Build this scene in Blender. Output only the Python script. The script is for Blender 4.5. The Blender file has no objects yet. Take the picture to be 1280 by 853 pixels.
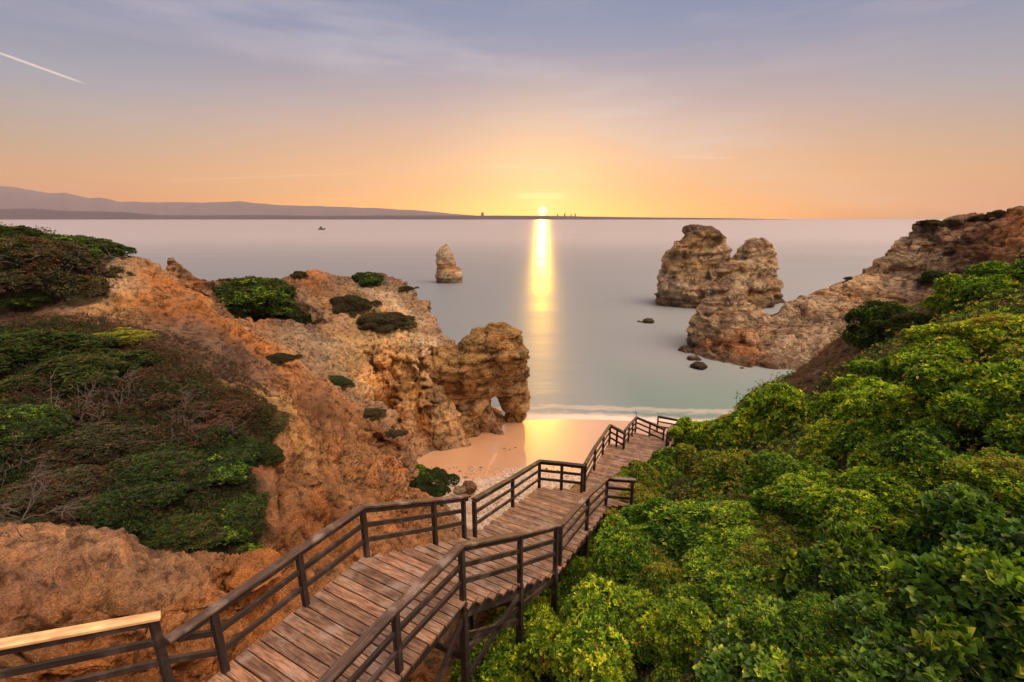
import bpy, math, random
import numpy as np
from mathutils import Vector, Matrix, geometry
from mathutils.bvhtree import BVHTree

R = math.radians
random.seed(7)
rng = np.random.default_rng(7)
col = bpy.context.scene.collection
scene = bpy.context.scene

# ------------------------------------------------------------------ camera
EYE = 27.0
cam = bpy.data.cameras.new('camera'); cam.lens = 16.0; cam.sensor_width = 36.0
cam.clip_start = 0.1; cam.clip_end = 60000
cob = bpy.data.objects.new('camera', cam); col.objects.link(cob)
PITCH = math.atan(154 / 569)
cob.location = (0, 0, EYE); cob.rotation_euler = (R(90) - PITCH, 0, 0)
scene.camera = cob
CP, SP = math.cos(PITCH), math.sin(PITCH)
HAZE = 3.6e-5
SEA_T = (0.0, 1.0)

# ------------------------------------------------------------------ light, exposure
SUN_AZ = R(3.68); SUN_EL = R(5.0)
SD = Vector((math.sin(SUN_AZ) * math.cos(SUN_EL), math.cos(SUN_AZ) * math.cos(SUN_EL), math.sin(SUN_EL)))
DISC = Vector((math.sin(SUN_AZ), math.cos(SUN_AZ), 0.0135)).normalized()
sl = bpy.data.lights.new('sun', 'SUN'); sl.energy = 2.0; sl.angle = R(0.8); sl.color = (1.0, 0.50, 0.035)
so = bpy.data.objects.new('sun', sl); col.objects.link(so)
so.rotation_euler = SD.to_track_quat('Z', 'Y').to_euler()
scene.view_settings.view_transform = 'Standard'
scene.view_settings.look = 'None'
scene.view_settings.exposure = 0.0
scene.view_settings.gamma = 1.0
scene.cycles.max_bounces = 6
scene.cycles.volume_bounces = 0
scene.cycles.transparent_max_bounces = 8


class NT:
    """tiny node helper"""
    def __init__(s, tree): s.t = tree; tree.nodes.clear()
    def n(s, typ, **kw):
        nd = s.t.nodes.new(typ)
        for k, v in kw.items():
            if k.startswith('i_'):
                key = k[2:]
                key = int(key) if key.isdigit() else key.replace('_', ' ')
                s.set(nd.inputs[key], v)
            else: setattr(nd, k, v)
        return nd
    def set(s, inp, v):
        if isinstance(v, bpy.types.NodeSocket): s.t.links.new(v, inp)
        elif isinstance(v, bpy.types.Node): s.t.links.new(v.outputs[0], inp)
        else: inp.default_value = v
    def m(s, op, a, b=0.0, c=0.0, clamp=False):
        nd = s.t.nodes.new('ShaderNodeMath'); nd.operation = op; nd.use_clamp = clamp
        s.set(nd.inputs[0], a); s.set(nd.inputs[1], b); s.set(nd.inputs[2], c)
        return nd.outputs[0]
    def mix(s, f, a, b, mode='MIX'):
        nd = s.t.nodes.new('ShaderNodeMix'); nd.data_type = 'RGBA'; nd.blend_type = mode
        s.set(nd.inputs[0], f); s.set(nd.inputs[6], a); s.set(nd.inputs[7], b)
        return nd.outputs[2]
    def ramp(s, f, stops, interp='LINEAR'):
        nd = s.t.nodes.new('ShaderNodeValToRGB'); cr = nd.color_ramp; cr.interpolation = interp
        while len(cr.elements) < len(stops): cr.elements.new(0.5)
        for e, (p, c) in zip(cr.elements, stops):
            e.position = p; e.color = (*c, 1) if len(c) == 3 else c
        s.set(nd.inputs[0], f)
        return nd.outputs[0]
    def smooth(s, v, a, b, lo=0.0, hi=1.0):
        nd = s.t.nodes.new('ShaderNodeMapRange'); nd.interpolation_type = 'SMOOTHSTEP'
        s.set(nd.inputs[0], v)
        for k, x in zip((1, 2, 3, 4), (a, b, lo, hi)): nd.inputs[k].default_value = x
        return nd.outputs[0]
    def noise(s, vec, scale, detail=3, rough=0.55, sc=None):
        if sc is not None:
            mp = s.n('ShaderNodeMapping'); s.set(mp.inputs[0], vec); mp.inputs['Scale'].default_value = sc; vec = mp.outputs[0]
        nd = s.t.nodes.new('ShaderNodeTexNoise'); s.set(nd.inputs['Vector'], vec)
        nd.inputs['Scale'].default_value = scale; nd.inputs['Detail'].default_value = detail; nd.inputs['Roughness'].default_value = rough
        return nd.outputs[0]


# ------------------------------------------------------------------ sky (world)
world = bpy.data.worlds.new('World'); scene.world = world; world.use_nodes = True
w = NT(world.node_tree)
tc = w.n('ShaderNodeTexCoord')
dirv = tc.outputs['Generated']
sep = w.n('ShaderNodeSeparateXYZ', i_0=dirv)
X_, Y_, Z_ = sep.outputs
# main vertical gradient
grad = w.ramp(w.m('MULTIPLY', Z_, 1.0, clamp=True), [
    (0.0, (0.36, 0.13, 0.09)), (0.02, (0.66, 0.16, 0.04)), (0.06, (0.68, 0.23, 0.075)), (0.12, (0.50, 0.29, 0.20)),
    (0.20, (0.33, 0.30, 0.37)), (0.30, (0.21, 0.22, 0.37)), (0.42, (0.18, 0.20, 0.36)), (0.56, (0.5, 0.45, 0.5)), (0.75, (0.9, 0.75, 0.68)), (1.0, (1.0, 0.8, 0.7))])  # overhead stops brightened, out of view, as added fill light
def dotd(v):
    nd = w.n('ShaderNodeVectorMath', operation='DOT_PRODUCT', i_0=dirv); nd.inputs[1].default_value = v
    return nd.outputs['Value']
ds = dotd(DISC)
# horizontal closeness to the sun: warm, wide glow
g1 = w.smooth(ds, 0.55, 1.0)
lowband = w.smooth(Z_, 0.0, 0.36, 1.0, 0.0)
glow = w.m('MULTIPLY', w.m('POWER', g1, 1.6), lowband)
c1 = w.mix(w.m('MULTIPLY', glow, 0.85), grad, (1.0, 0.33, 0.06, 1))
g2 = w.m('POWER', w.m('MAXIMUM', ds, 0.0), 90)
c2 = w.mix(w.m('MULTIPLY', g2, 0.4), c1, (1.1, 0.68, 0.20, 1))
g3 = w.m('POWER', w.m('MAXIMUM', ds, 0.0), 2500)
c3 = w.mix(g3, c2, (1.0, 0.72, 0.22, 1))
# orange band hugging the horizon under the yellow
hb = w.m('MULTIPLY', w.smooth(Z_, 0.0, 0.05, 1.0, 0.0), w.smooth(ds, 0.8, 1.0))
c3 = w.mix(w.m('MULTIPLY', hb, 0.75), c3, (0.95, 0.34, 0.10, 1))
# soft cloud veils
cl = w.noise(dirv, 2.2, 4, 0.6, (1.0, 1.0, 7.0))
veil = w.smooth(cl, 0.42, 0.75)
c4 = w.mix(w.m('MULTIPLY', veil, w.m('MULTIPLY', w.smooth(Z_, 0.03, 0.2), 0.25)), c3, (0.66, 0.48, 0.46, 1))
# broad diagonal veil sweeping up to the left
pl = dotd(Vector((0.26, -0.25, 1.0)).normalized())
band = w.m('MULTIPLY', w.smooth(pl, -0.09, 0.0), w.smooth(pl, 0.0, 0.10, 1.0, 0.0))
c4 = w.mix(w.m('MULTIPLY', band, w.m('MULTIPLY', w.smooth(cl, 0.3, 0.7), 0.30)), c4, (0.80, 0.66, 0.66, 1))
def streak(px0, py0, px1, py1, wid, colr, amt):
    """thin straight contrail or cirrus line between two directions of the sky"""
    a, b = raydir(px0, py0).normalized(), raydir(px1, py1).normalized()
    nrm = a.cross(b).normalized(); mid = (a + b).normalized(); half = a.dot(mid)
    d = w.m('ABSOLUTE', dotd(nrm))
    wig = w.m('MULTIPLY', w.noise(dirv, 60, 2), wid * 0.9)
    f = w.smooth(w.m('SUBTRACT', d, wig), 0.0, wid, 1.0, 0.0)
    g = w.smooth(dotd(mid), half, half + (1 - half) * 0.6)
    return w.mix(w.m('MULTIPLY', w.m('MULTIPLY', f, g), amt), cur, (*colr, 1))
def raydir(px, py):
    u = (px - 640) / 569; v = (426.5 - py) / 569
    return Vector((u, CP + v * SP, -SP + v * CP))
cur = c4
cur = streak(-60, 45, 112, 107, 0.0014, (1.0, 0.74, 0.62), 0.8)
cur = streak(190, 227, 470, 216, 0.0018, (1.0, 0.62, 0.38), 0.22)
cur = streak(370, 246, 440, 250, 0.002, (1.0, 0.58, 0.32), 0.2)
cur = streak(835, 196, 925, 198, 0.002, (1.0, 0.58, 0.38), 0.3)
cur = streak(610, 207, 700, 213, 0.0025, (0.86, 0.50, 0.35), 0.4)
cur = streak(640, 245, 712, 245, 0.006, (1.0, 0.86, 0.30), 0.4)
cur = streak(645, 262, 725, 260, 0.0012, (0.55, 0.25, 0.12), 0.7)
disc = w.smooth(ds, math.cos(R(0.62)), math.cos(R(0.46)))
cur = w.mix(disc, cur, (3.0, 2.3, 1.1, 1))
sky = w.n('ShaderNodeTexSky'); sky.sky_type = 'NISHITA'; sky.sun_disc = False
sky.sun_elevation = SUN_EL; sky.sun_rotation = SUN_AZ; sky.air_density = 1.0; sky.dust_density = 0.15
bg1 = w.n('ShaderNodeBackground', i_0=sky.outputs[0]); bg1.inputs[1].default_value = 0.05
# warm brightness added to the unseen sky behind, filling camera-facing slopes
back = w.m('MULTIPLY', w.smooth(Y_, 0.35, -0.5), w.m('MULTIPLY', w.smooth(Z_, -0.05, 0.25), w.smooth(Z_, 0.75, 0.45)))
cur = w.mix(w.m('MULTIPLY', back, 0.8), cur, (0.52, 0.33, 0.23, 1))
# bright sky patch added out of view, high right, as soft key light
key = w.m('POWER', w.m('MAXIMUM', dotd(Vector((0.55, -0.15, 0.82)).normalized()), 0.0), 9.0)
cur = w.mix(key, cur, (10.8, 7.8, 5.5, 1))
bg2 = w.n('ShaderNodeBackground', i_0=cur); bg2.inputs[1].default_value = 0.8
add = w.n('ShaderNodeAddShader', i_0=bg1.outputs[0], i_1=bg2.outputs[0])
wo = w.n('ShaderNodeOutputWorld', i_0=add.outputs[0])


# ------------------------------------------------------------------ helpers
def at(px, py, Y):
    """the point seen at that pixel of the 1280x853 photograph, Y metres ahead"""
    d = raydir(px, py); s = Y / d.y
    return (d.x * s, Y, EYE + d.z * s)
def pz(px, py, z):
    d = raydir(px, py); s = (z - EYE) / d.z
    return (d.x * s, d.y * s, z)

def new_obj(name, me, parent=None, mats=()):
    o = bpy.data.objects.new(name, me)
    for m in mats: me.materials.append(m)
    col.objects.link(o)
    if parent: o.parent = parent
    return o
def tag(o, label=None, cat=None, group=None, kind=None):
    if label: o['label'] = label
    if cat: o['category'] = cat
    if group: o['group'] = group
    if kind: o['kind'] = kind
    return o
def empty(name, loc=(0, 0, 0)):
    o = bpy.data.objects.new(name, None); o.empty_display_size = 0.2; o.location = loc; col.objects.link(o); return o

def np_mesh(name, V, F, colr=None, smooth=False, uv=None):
    me = bpy.data.meshes.new(name)
    V = np.asarray(V, dtype=np.float32); F = np.asarray(F, dtype=np.int32)
    k = F.shape[1]
    me.vertices.add(len(V)); me.vertices.foreach_set('co', V[:, :3].ravel())
    me.loops.add(F.size); me.loops.foreach_set('vertex_index', F.ravel())
    me.polygons.add(len(F)); me.polygons.foreach_set('loop_start', np.arange(0, F.size, k, dtype=np.int32))
    me.polygons.foreach_set('use_smooth', np.full(len(F), smooth))
    me.update(calc_edges=True)
    if colr is not None:
        a = me.color_attributes.new('Col', 'FLOAT_COLOR', 'POINT')
        c = np.ones((len(V), 4), dtype=np.float32); c[:, :colr.shape[1]] = colr
        a.data.foreach_set('color', c.ravel())
    return me

# numpy noise
def _h(ix, iy, iz, seed):
    h = (ix * 374761393 + iy * 668265263 + iz * 2147483647 + seed * 1274126177) & 0xFFFFFFFF
    h = ((h ^ (h >> 13)) * 1274126177) & 0xFFFFFFFF
    h = ((h ^ (h >> 15)) * 2246822519) & 0xFFFFFFFF
    return ((h ^ (h >> 16)) & 0xFFFF) / 65535.0
def vnoise(P, seed=0):
    i = np.floor(P).astype(np.int64); f = P - i; u = f * f * (3 - 2 * f)
    r = 0
    for dx in (0, 1):
        wx = u[:, 0] if dx else 1 - u[:, 0]
        for dy in (0, 1):
            wy = u[:, 1] if dy else 1 - u[:, 1]
            for dz in (0, 1):
                wz = u[:, 2] if dz else 1 - u[:, 2]
                r = r + wx * wy * wz * _h(i[:, 0] + dx, i[:, 1] + dy, i[:, 2] + dz, seed)
    return r
def fbm(P, oct=4, seed=0, gain=0.5):
    r = 0; a = 1; t = 0
    for k in range(oct):
        r = r + a * (vnoise(P * (2.03 ** k) + 17.3 * k, seed + k) - 0.5); t += a; a *= gain
    return r / t * 2
def ridged(P, oct=3, seed=0):
    r = 0; a = 1; t = 0
    for k in range(oct):
        r = r + a * (1 - np.abs(2 * vnoise(P * (2.1 ** k) + 9.1 * k, seed + k) - 1) * 2); t += a; a *= 0.5
    return r / t
def facets(P, seed, tilt=0.6):
    """angular blocks: every cell of a jittered lattice is a tilted plane, with a crease where cells meet"""
    I = np.floor(P).astype(np.int64); best = np.full(len(P), 9.0); sec = np.full(len(P), 9.0); val = np.zeros(len(P))
    for dx in (-1, 0, 1):
        for dy in (-1, 0, 1):
            for dz in (-1, 0, 1):
                c = I + np.array([dx, dy, dz]); x, y, z = c[:, 0], c[:, 1], c[:, 2]
                q = np.stack([x + _h(x, y, z, seed), y + _h(x, y, z, seed + 1), z + _h(x, y, z, seed + 2)], 1) - P
                d = np.sqrt((q * q).sum(1)); nr = d < best
                t = (_h(x, y, z, seed + 3) - .5) - tilt * 2 * ((_h(x, y, z, seed + 4) - .5) * q[:, 0] + (_h(x, y, z, seed + 5) - .5) * q[:, 1] + (_h(x, y, z, seed + 6) - .5) * q[:, 2])
                sec = np.where(nr, best, np.minimum(sec, d)); val = np.where(nr, t, val); best = np.where(nr, d, best)
    return val - 0.35 * (1 - np.clip((sec - best) / 0.12, 0, 1))
def layers(zz, P, seed):
    """bedding: every bed keeps its own overhang, changing over a short height; varies slowly along the bed"""
    i = np.floor(zz); f = zz - i; u = np.clip((f - 0.72) / 0.28, 0, 1); u = u * u * (3 - 2 * u)
    def h(k): return vnoise(np.c_[P[:, 0] * .5, P[:, 1] * .5, k * 7.31 + 0.5], seed)
    return (h(i) * (1 - u) + h(i + 1) * u) * 2 - 1
def vnormals(V, F):
    a, b, c = V[F[:, 0], :3], V[F[:, 1], :3], V[F[:, 2], :3]
    n = np.cross(b - a, c - a); N = np.zeros((len(V), 3))
    for k in range(3):
        for q in range(3): N[:, q] += np.bincount(F[:, k], n[:, q], minlength=len(V))
    return N / (np.linalg.norm(N, axis=1, keepdims=True) + 1e-9)
def subdivide(V, F, tgt, passes):
    for _ in range(passes):
        E = np.sort(np.stack([F[:, [0, 1]], F[:, [1, 2]], F[:, [2, 0]]], 1).reshape(-1, 2), axis=1)
        U, inv = np.unique(E, axis=0, return_inverse=True); inv = inv.reshape(-1)
        L = np.linalg.norm(V[U[:, 0], :3] - V[U[:, 1], :3], axis=1)
        mid = (V[U[:, 0]] + V[U[:, 1]]) / 2
        split = L > tgt(mid)
        if not split.any(): break
        idx = np.full(len(U), -1); idx[split] = np.arange(split.sum()) + len(V)
        V = np.vstack([V, mid[split]])
        M = idx[inv].reshape(-1, 3); out = []
        s = M >= 0; cnt = s.sum(1)
        out.append(F[cnt == 0])
        q = cnt == 3; f, m = F[q], M[q]
        out += [np.c_[f[:, 0], m[:, 0], m[:, 2]], np.c_[m[:, 0], f[:, 1], m[:, 1]], np.c_[m[:, 2], m[:, 1], f[:, 2]], m]
        for k in range(3):
            k1, k2 = (k + 1) % 3, (k + 2) % 3
            q = (cnt == 1) & s[:, k]; f, m = F[q], M[q]
            out += [np.c_[f[:, k], m[:, k], f[:, k2]], np.c_[m[:, k], f[:, k1], f[:, k2]]]
            q = (cnt == 2) & ~s[:, k]; f, m = F[q], M[q]   # edges k1 and k2 split, edge k kept
            out += [np.c_[m[:, k1], f[:, k2], m[:, k2]], np.c_[f[:, k], f[:, k1], m[:, k1]], np.c_[f[:, k], m[:, k1], m[:, k2]]]
        F = np.vstack(out)
    return V, F
def laplace(V, F, it, lam=0.5):
    E = np.vstack([F[:, [0, 1]], F[:, [1, 2]], F[:, [2, 0]]])
    n = len(V); a = np.concatenate([E[:, 0], E[:, 1]]); b = np.concatenate([E[:, 1], E[:, 0]])
    C = np.maximum(np.bincount(a, minlength=n), 1)[:, None]
    for _ in range(it):
        S = np.stack([np.bincount(a, V[b, k], minlength=n) for k in range(V.shape[1])], 1)
        V = V + lam * (S / C - V)
    return V
def dist(P): return np.sqrt((P[:, 0]) ** 2 + (P[:, 1]) ** 2 + (P[:, 2] - EYE) ** 2)

# ------------------------------------------------------------------ materials
def mat(name):
    m = bpy.data.materials.new(name); m.use_nodes = True
    return m, NT(m.node_tree)
def finish(nt, base, rough, bump=None, bstr=0.5, bdist=0.1, extra=None):
    p = nt.n('ShaderNodeBsdfPrincipled'); nt.set(p.inputs['Base Color'], base); nt.set(p.inputs['Roughness'], rough)
    if bump is not None:
        b = nt.n('ShaderNodeBump'); b.inputs['Strength'].default_value = bstr; b.inputs['Distance'].default_value = bdist
        nt.set(b.inputs['Height'], bump); nt.t.links.new(b.outputs[0], p.inputs['Normal'])
    for k, v in (extra or {}).items(): nt.set(p.inputs[k], v)
    o = nt.n('ShaderNodeOutputMaterial'); nt.t.links.new(p.outputs[0], o.inputs[0])
    return p
def rock_material(name, fine, strata=0.5, crust=0.6, streaks=0.3, cracks=0.5):
    """earth and limestone: the colour attribute carries the geology, noise breaks it up; fine = grain frequency per metre"""
    m, n = mat(name)
    at_ = n.n('ShaderNodeVertexColor', layer_name='Col').outputs[0]
    geo = n.n('ShaderNodeNewGeometry'); P = geo.outputs['Position']
    big = n.noise(P, fine * 0.12, 5, 0.6)
    med = n.noise(P, fine * 0.9, 10, 0.68)
    sm = n.noise(P, fine * 9, 8, 0.75)
    c = n.mix(1.0, at_, n.ramp(big, [(0.36, (0.62, 0.58, 0.56)), (0.5, (1, 1, 1)), (0.64, (1.28, 1.16, 1.0))]), 'MULTIPLY')
    c = n.mix(1.0, c, n.ramp(med, [(0.38, (0.34, 0.28, 0.25)), (0.46, (0.92, 0.92, 0.92)), (0.58, (1.4, 1.35, 1.27))]), 'MULTIPLY')
    wz = n.n('ShaderNodeMix', data_type='VECTOR')
    st = n.noise(P, 1.0, 5, 0.7, (0.09 * fine, 0.09 * fine, 1.1 * fine))
    c = n.mix(n.m('MULTIPLY', n.smooth(st, 0.48, 0.68), strata), c, n.mix(0.5, c, (0.60, 0.47, 0.31, 1)))
    c = n.mix(n.m('MULTIPLY', n.smooth(st, 0.47, 0.36), strata), c, n.mix(1.0, c, (0.55, 0.36, 0.24, 1), 'MULTIPLY'))
    vs = n.noise(P, 1.0, 4, 0.6, (0.9 * fine, 0.9 * fine, 0.07 * fine))
    c = n.mix(n.m('MULTIPLY', n.smooth(vs, 0.5, 0.72), streaks), c, n.mix(1.0, c, (0.62, 0.30, 0.14, 1), 'MULTIPLY'))
    # grey-brown crust with lichen on ledges and tops
    nz = n.n('ShaderNodeSeparateXYZ', i_0=geo.outputs['Normal']).outputs[2]
    # joints and cracks between blocks
    vo = n.n('ShaderNodeTexVoronoi', feature='DISTANCE_TO_EDGE'); wv = n.n('ShaderNodeVectorMath', operation='ADD')
    wn = n.n('ShaderNodeTexNoise'); n.set(wn.inputs['Vector'], P); wn.inputs['Scale'].default_value = fine * .5; wn.inputs['Detail'].default_value = 5
    ws = n.n('ShaderNodeVectorMath', operation='SCALE', i_0=wn.outputs[1]); ws.inputs[3].default_value = 2.2 / fine
    n.set(wv.inputs[0], P); n.set(wv.inputs[1], ws.outputs[0])
    mpv = n.n('ShaderNodeMapping', i_0=wv.outputs[0]); mpv.inputs['Scale'].default_value = (fine * .42, fine * .42, fine * .8); n.set(vo.inputs['Vector'], mpv.outputs[0]); vo.inputs['Scale'].default_value = 1.0
    crack = n.smooth(vo.outputs['Distance'], 0.0, 0.10)
    c = n.mix(n.m('MULTIPLY', n.m('SUBTRACT', 1.0, crack), cracks), c, n.mix(1.0, c, (0.40, 0.32, 0.28, 1), 'MULTIPLY'))
    cr = n.m('MULTIPLY', n.smooth(n.m('ADD', nz, n.m('MULTIPLY', n.m('SUBTRACT', med, 0.5), 1.4)), 0.45, 0.85), crust)
    c = n.mix(cr, c, n.mix(0.72, c, (0.15, 0.105, 0.085, 1)))
    c = n.mix(1.0, c, n.ramp(sm, [(0.38, (0.55, 0.50, 0.47)), (0.48, (1, 1, 1)), (0.62, (1.4, 1.37, 1.32))]), 'MULTIPLY')
    c = n.mix(n.m('MULTIPLY', n.smooth(sm, 0.44, 0.3), 0.5), c, n.mix(1.0, c, (0.42, 0.34, 0.3, 1), 'MULTIPLY'))
    h = n.m('ADD', n.m('MULTIPLY', med, 1.6), n.m('ADD', n.m('MULTIPLY', sm, 0.6), n.m('ADD', n.m('MULTIPLY', st, 0.9 * strata), n.m('MULTIPLY', crack, cracks * .35))))
    finish(n, c, 0.92, h, 1.0, 1.1 / fine, {'Specular IOR Level': 0.2})
    return m

M_earth = rock_material('earth_and_clay', 2.0, 0.3, 0.25, 0.35, 0.25)
M_rock = rock_material('ochre_limestone', 0.6, 1.0, 0.38, 0.45, 0.6)
M_stack = rock_material('sea_stack_limestone', 0.38, 0.95, 0.3, 0.2, 0.3)

# ------------------------------------------------------------------ palette of the ground (albedo; K paled for the lit knoll crest)
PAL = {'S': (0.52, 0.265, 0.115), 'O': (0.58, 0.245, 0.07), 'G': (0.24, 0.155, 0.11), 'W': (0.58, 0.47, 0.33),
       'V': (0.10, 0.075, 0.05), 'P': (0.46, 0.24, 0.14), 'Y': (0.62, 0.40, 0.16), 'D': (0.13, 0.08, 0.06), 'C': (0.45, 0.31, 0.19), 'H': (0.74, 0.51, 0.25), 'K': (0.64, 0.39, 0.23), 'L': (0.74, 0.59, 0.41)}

def tin(points, tgt, passes1=4, lap=2, seed=0, disp=None):
    """control points (x, y, z, colour key, ruggedness) -> triangulated, refined, softened and eroded surface"""
    P = [Vector((p[0], p[1])) for p in points]
    out = geometry.delaunay_2d_cdt(P, [], [], 0, 1e-4)
    vs, _, fs, ov = out[0], out[1], out[2], out[3]
    A = np.zeros((len(vs), 7))
    for i, v in enumerate(vs):
        p = points[ov[i][0]]
        A[i] = (p[0], p[1], p[2], *PAL[p[3]], p[4])
    F = np.array([list(f) for f in fs if len(f) == 3])
    V, F = subdivide(A, F, lambda m: tgt(m) * 5, 8)
    V = laplace(V, F, lap)
    V, F = subdivide(V, F, tgt, 6)
    V = laplace(V, F, 1)
    a, b, c = V[F[:, 0], :3], V[F[:, 1], :3], V[F[:, 2], :3]
    flip = np.cross(b - a, c - a)[:, 2] < 0
    F[flip] = F[flip][:, ::-1]
    N = vnormals(V, F)
    V = disp(V, N, seed)
    return V, F

# ------------------------------------------------------------------ left land
L = []
def A(px, py, Y, k='S', r=0.6): L.append((*at(px, py, Y), k, r))
def Wp(x, y, z, k='S', r=0.6): L.append((x, y, z, k, r))
# foreground knoll
for p in [(0,662,11.0,'K'),(60,667,11.2,'K'),(130,682,11.4,'K'),(190,706,11.3,'K'),(230,716,11.3,'K'),(262,708,12,'S'),(300,712,12.3,'O')]: A(*p, 0.8)  # pinkish crest paled to hold the light on the knoll top
for p in [(0,760,9.0,'P'),(0,853,8.2,'S'),(100,760,9.6,'S'),(100,853,8.6,'O'),(200,770,10.2,'S'),(190,850,9.3,'O'),(245,775,10.8,'O'),
          (265,850,9.6,'O'),(310,770,12,'O'),(300,820,10.3,'O')]: A(*p, 1.0)
for p in [(0,645,12.6,'G'),(100,655,13.2,'G'),(200,690,12.9,'G'),(300,695,13.8,'P')]: A(*p, 0.3)
# scrub slope
for p in [(0,560,15),(0,480,19),(0,415,23),(100,600,15),(100,500,19),(100,420,24),(200,600,15.5),(200,500,20),(190,450,24),(260,480,23),
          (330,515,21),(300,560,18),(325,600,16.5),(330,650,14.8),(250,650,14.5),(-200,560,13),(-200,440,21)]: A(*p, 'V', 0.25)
for p in [(355,535,20.5,'Y'),(350,560,19,'S'),(300,585,17.2,'P'),(348,610,17,'S'),(340,655,15.5,'S')]: A(*p, 0.4)
# brown crust slope under the upper mound
for p in [(60,400,27,'P'),(150,412,28,'P'),(230,430,28,'G'),(300,470,26,'G'),(345,500,24,'Y'),(200,410,30,'G'),(250,410,31,'G')]: A(*p, 0.35)
for p in [(385,560,22,'S'),(380,620,19,'S'),(365,690,15,'O'),(400,640,18.5,'O'),(430,600,24,'S'),(430,650,20,'S'),(480,600,28,'S'),(480,650,25,'O'),
          (500,690,21,'S'),(530,700,22,'S'),(565,700,24,'S'),(545,650,30,'S'),(590,680,28,'C'),(420,690,17,'O')]: A(*p, 0.7)
# right-hand rim of the near ridge
for px_, Y, z in [(515,45.5,-.3),(545,48,-.5),(590,49.5,-.8),(640,52,-1),(520,41,.3),(508,47.5,1.4),(600,45,-.3)]: Wp(at(px_, 400, Y)[0], Y, z, 'C', 0.1)
for p in [(199,363,34,'S'),(249,387,33,'O'),(305,417,32,'O'),(324,447,31,'O'),(369,474,30,'S'),(402,481,31,'S'),(432,515,32,'S'),(462,530,33,'S'),
          (497,552,35,'S'),(506,578,36,'C'),(515,625,35,'C')]: A(*p, 0.6)
for p in [(300,440,29.3,'G'),(350,490,27,'S'),(400,520,27,'S'),(440,560,27,'S'),(470,580,30,'S'),(500,610,31,'O')]: A(*p, 0.7)
# upper mound with its pale broken face
for p in [(0,385,28,'G'),(0,330,32,'V'),(50,320,33,'V'),(60,292,37,'V'),(0,284,37,'V'),(130,308,36,'G')]: A(*p, 0.3)
for p in [(112,318,34,'W'),(108,342,32,'W'),(110,385,30,'W'),(145,335,33.6,'W'),(150,360,32,'W'),(140,388,30.4,'Y'),(188,372,32.6,'O'),(184,326,36,'C'),(194,346,35.5,'O')]: A(*p, 0.6)
for p in [(-150,290,38,'V'),(-150,380,28,'G'),(-400,300,38,'V'),(-400,480,18,'V'),(-300,700,9,'S')]: A(*p, 0.3)
for x, y, z in [(-60,46,18),(-40,46,18),(-30,48,15),(-26,42,17),(-24,44,15),(-70,62,-3),(-45,60,-3),(-34,58,4),(-29,50,14),(-90,40,20),(-90,70,-3),
                (-18,40,14),(-17,38,13),(-12,40,9)]: Wp(x, y, z, 'C')
# floor under and round the stairs
for x, y, z in [(-2,6,16.9),(-3.5,4.5,17.6),(-1,8.2,16.2),(0.3,9.3,16),(0,11,15),(1.5,13,14.2),(-6,3.5,18.6),(-4,2,19.5),(-12,-4,21.5),(-12,3,18.8),
                (-20,6,19),(-40,-2,21),(0,-8,22),(0,2,20.4),(-1,4,18.6)]: Wp(x, y, z, 'O', 0.35)
for x, y, z in [(-.75,11.2,18.0),(-.3,13,17.2),(.3,15,16.6),(1.0,16,16.2),(2.0,16.2,16.0),(2.6,18,15.2),(3.6,21,13.9)]: Wp(x, y, z, 'Y', 0.12)
for x, y, z in [(0.3,17.5,11.5),(-1.2,15,12),(-2.2,12.2,13.2),(3.5,24,8),(6,29,5.5),(9,33,2.5),(-1,20,6),(1,26,3),(5,33,1.5),(-3,17,8.2)]: Wp(x, y, z, 'C', 0.4)
# sheet below the beach and under the sea
for x, y, z in [(0,34,1.0),(-4,34,1.0),(-3,42,-0.4),(6,42,-0.5),(4,56,-2.5),(-2,66,-4),(16,60,-3),(-20,80,-4),(-40,90,-4),(-14,70,-4),
                (12,36,1.2),(18,40,0.5),(28,44,0.8),(40,60,-3)]: Wp(x, y, z, 'C', 0.1)
# headland beyond the little valley
for p in [(345,445,38),(390,470,40),(420,480,42),(450,510,43),(480,530,44)]: A(*p, 'C', 0.6)
for p in [(488,548,47,'O'),(496,560,46,'O')]: A(*p, 0.3)
for p in [(260,370,50,'G'),(300,400,48,'O'),(350,400,50,'G'),(380,410,52,'G'),(420,400,56,'C'),(400,430,48,'W'),(450,430,52,'H'),(440,460,47,'H'),
          (480,400,60,'Y'),(500,388,63,'L'),(500,430,52,'H'),(500,470,50,'Y'),(485,505,49,'O'),(493,530,48,'O'),(540,432,56,'L'),(540,480,51,'H'),
          (545,480,54,'S')]: A(*p, 0.8)
for px, Y, z in [(560,57,6),(600,60,2),(640,62,-2),(530,54,2.0),(560,56,0.2),(520,50,2.6)]: Wp(at(px, 400, Y)[0], Y, z, 'O', 0.3)
for p in [(235,349,56,'G'),(258,350,58,'G'),(300,345,60,'V'),(345,348,64,'V'),(385,337,68,'O'),(415,342,70,'G'),(440,346,72,'G'),(455,338,73,'V'),(480,346,73,'V'),
          (505,356,72,'G'),(516,366,70,'C'),(526,386,67,'C'),(537,402,64,'C'),(546,425,60,'C'),(552,441,58,'C'),(570,443,57.5,'C')]: A(*p, 0.8)
for px, Y in [(235,64),(300,70),(360,78),(420,82),(470,84),(510,82),(530,76),(545,70),(556,66),(580,63)]:
    x = at(px, 400, Y)[0]; Wp(x, Y, -3, 'D', 0.5)
for px, Y in [(240,58.5),(300,63),(360,71),(440,76),(500,76)]:
    x, y, z = at(px, 352, Y); Wp(x, y, z - 1.2, 'G', 0.6)

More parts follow.
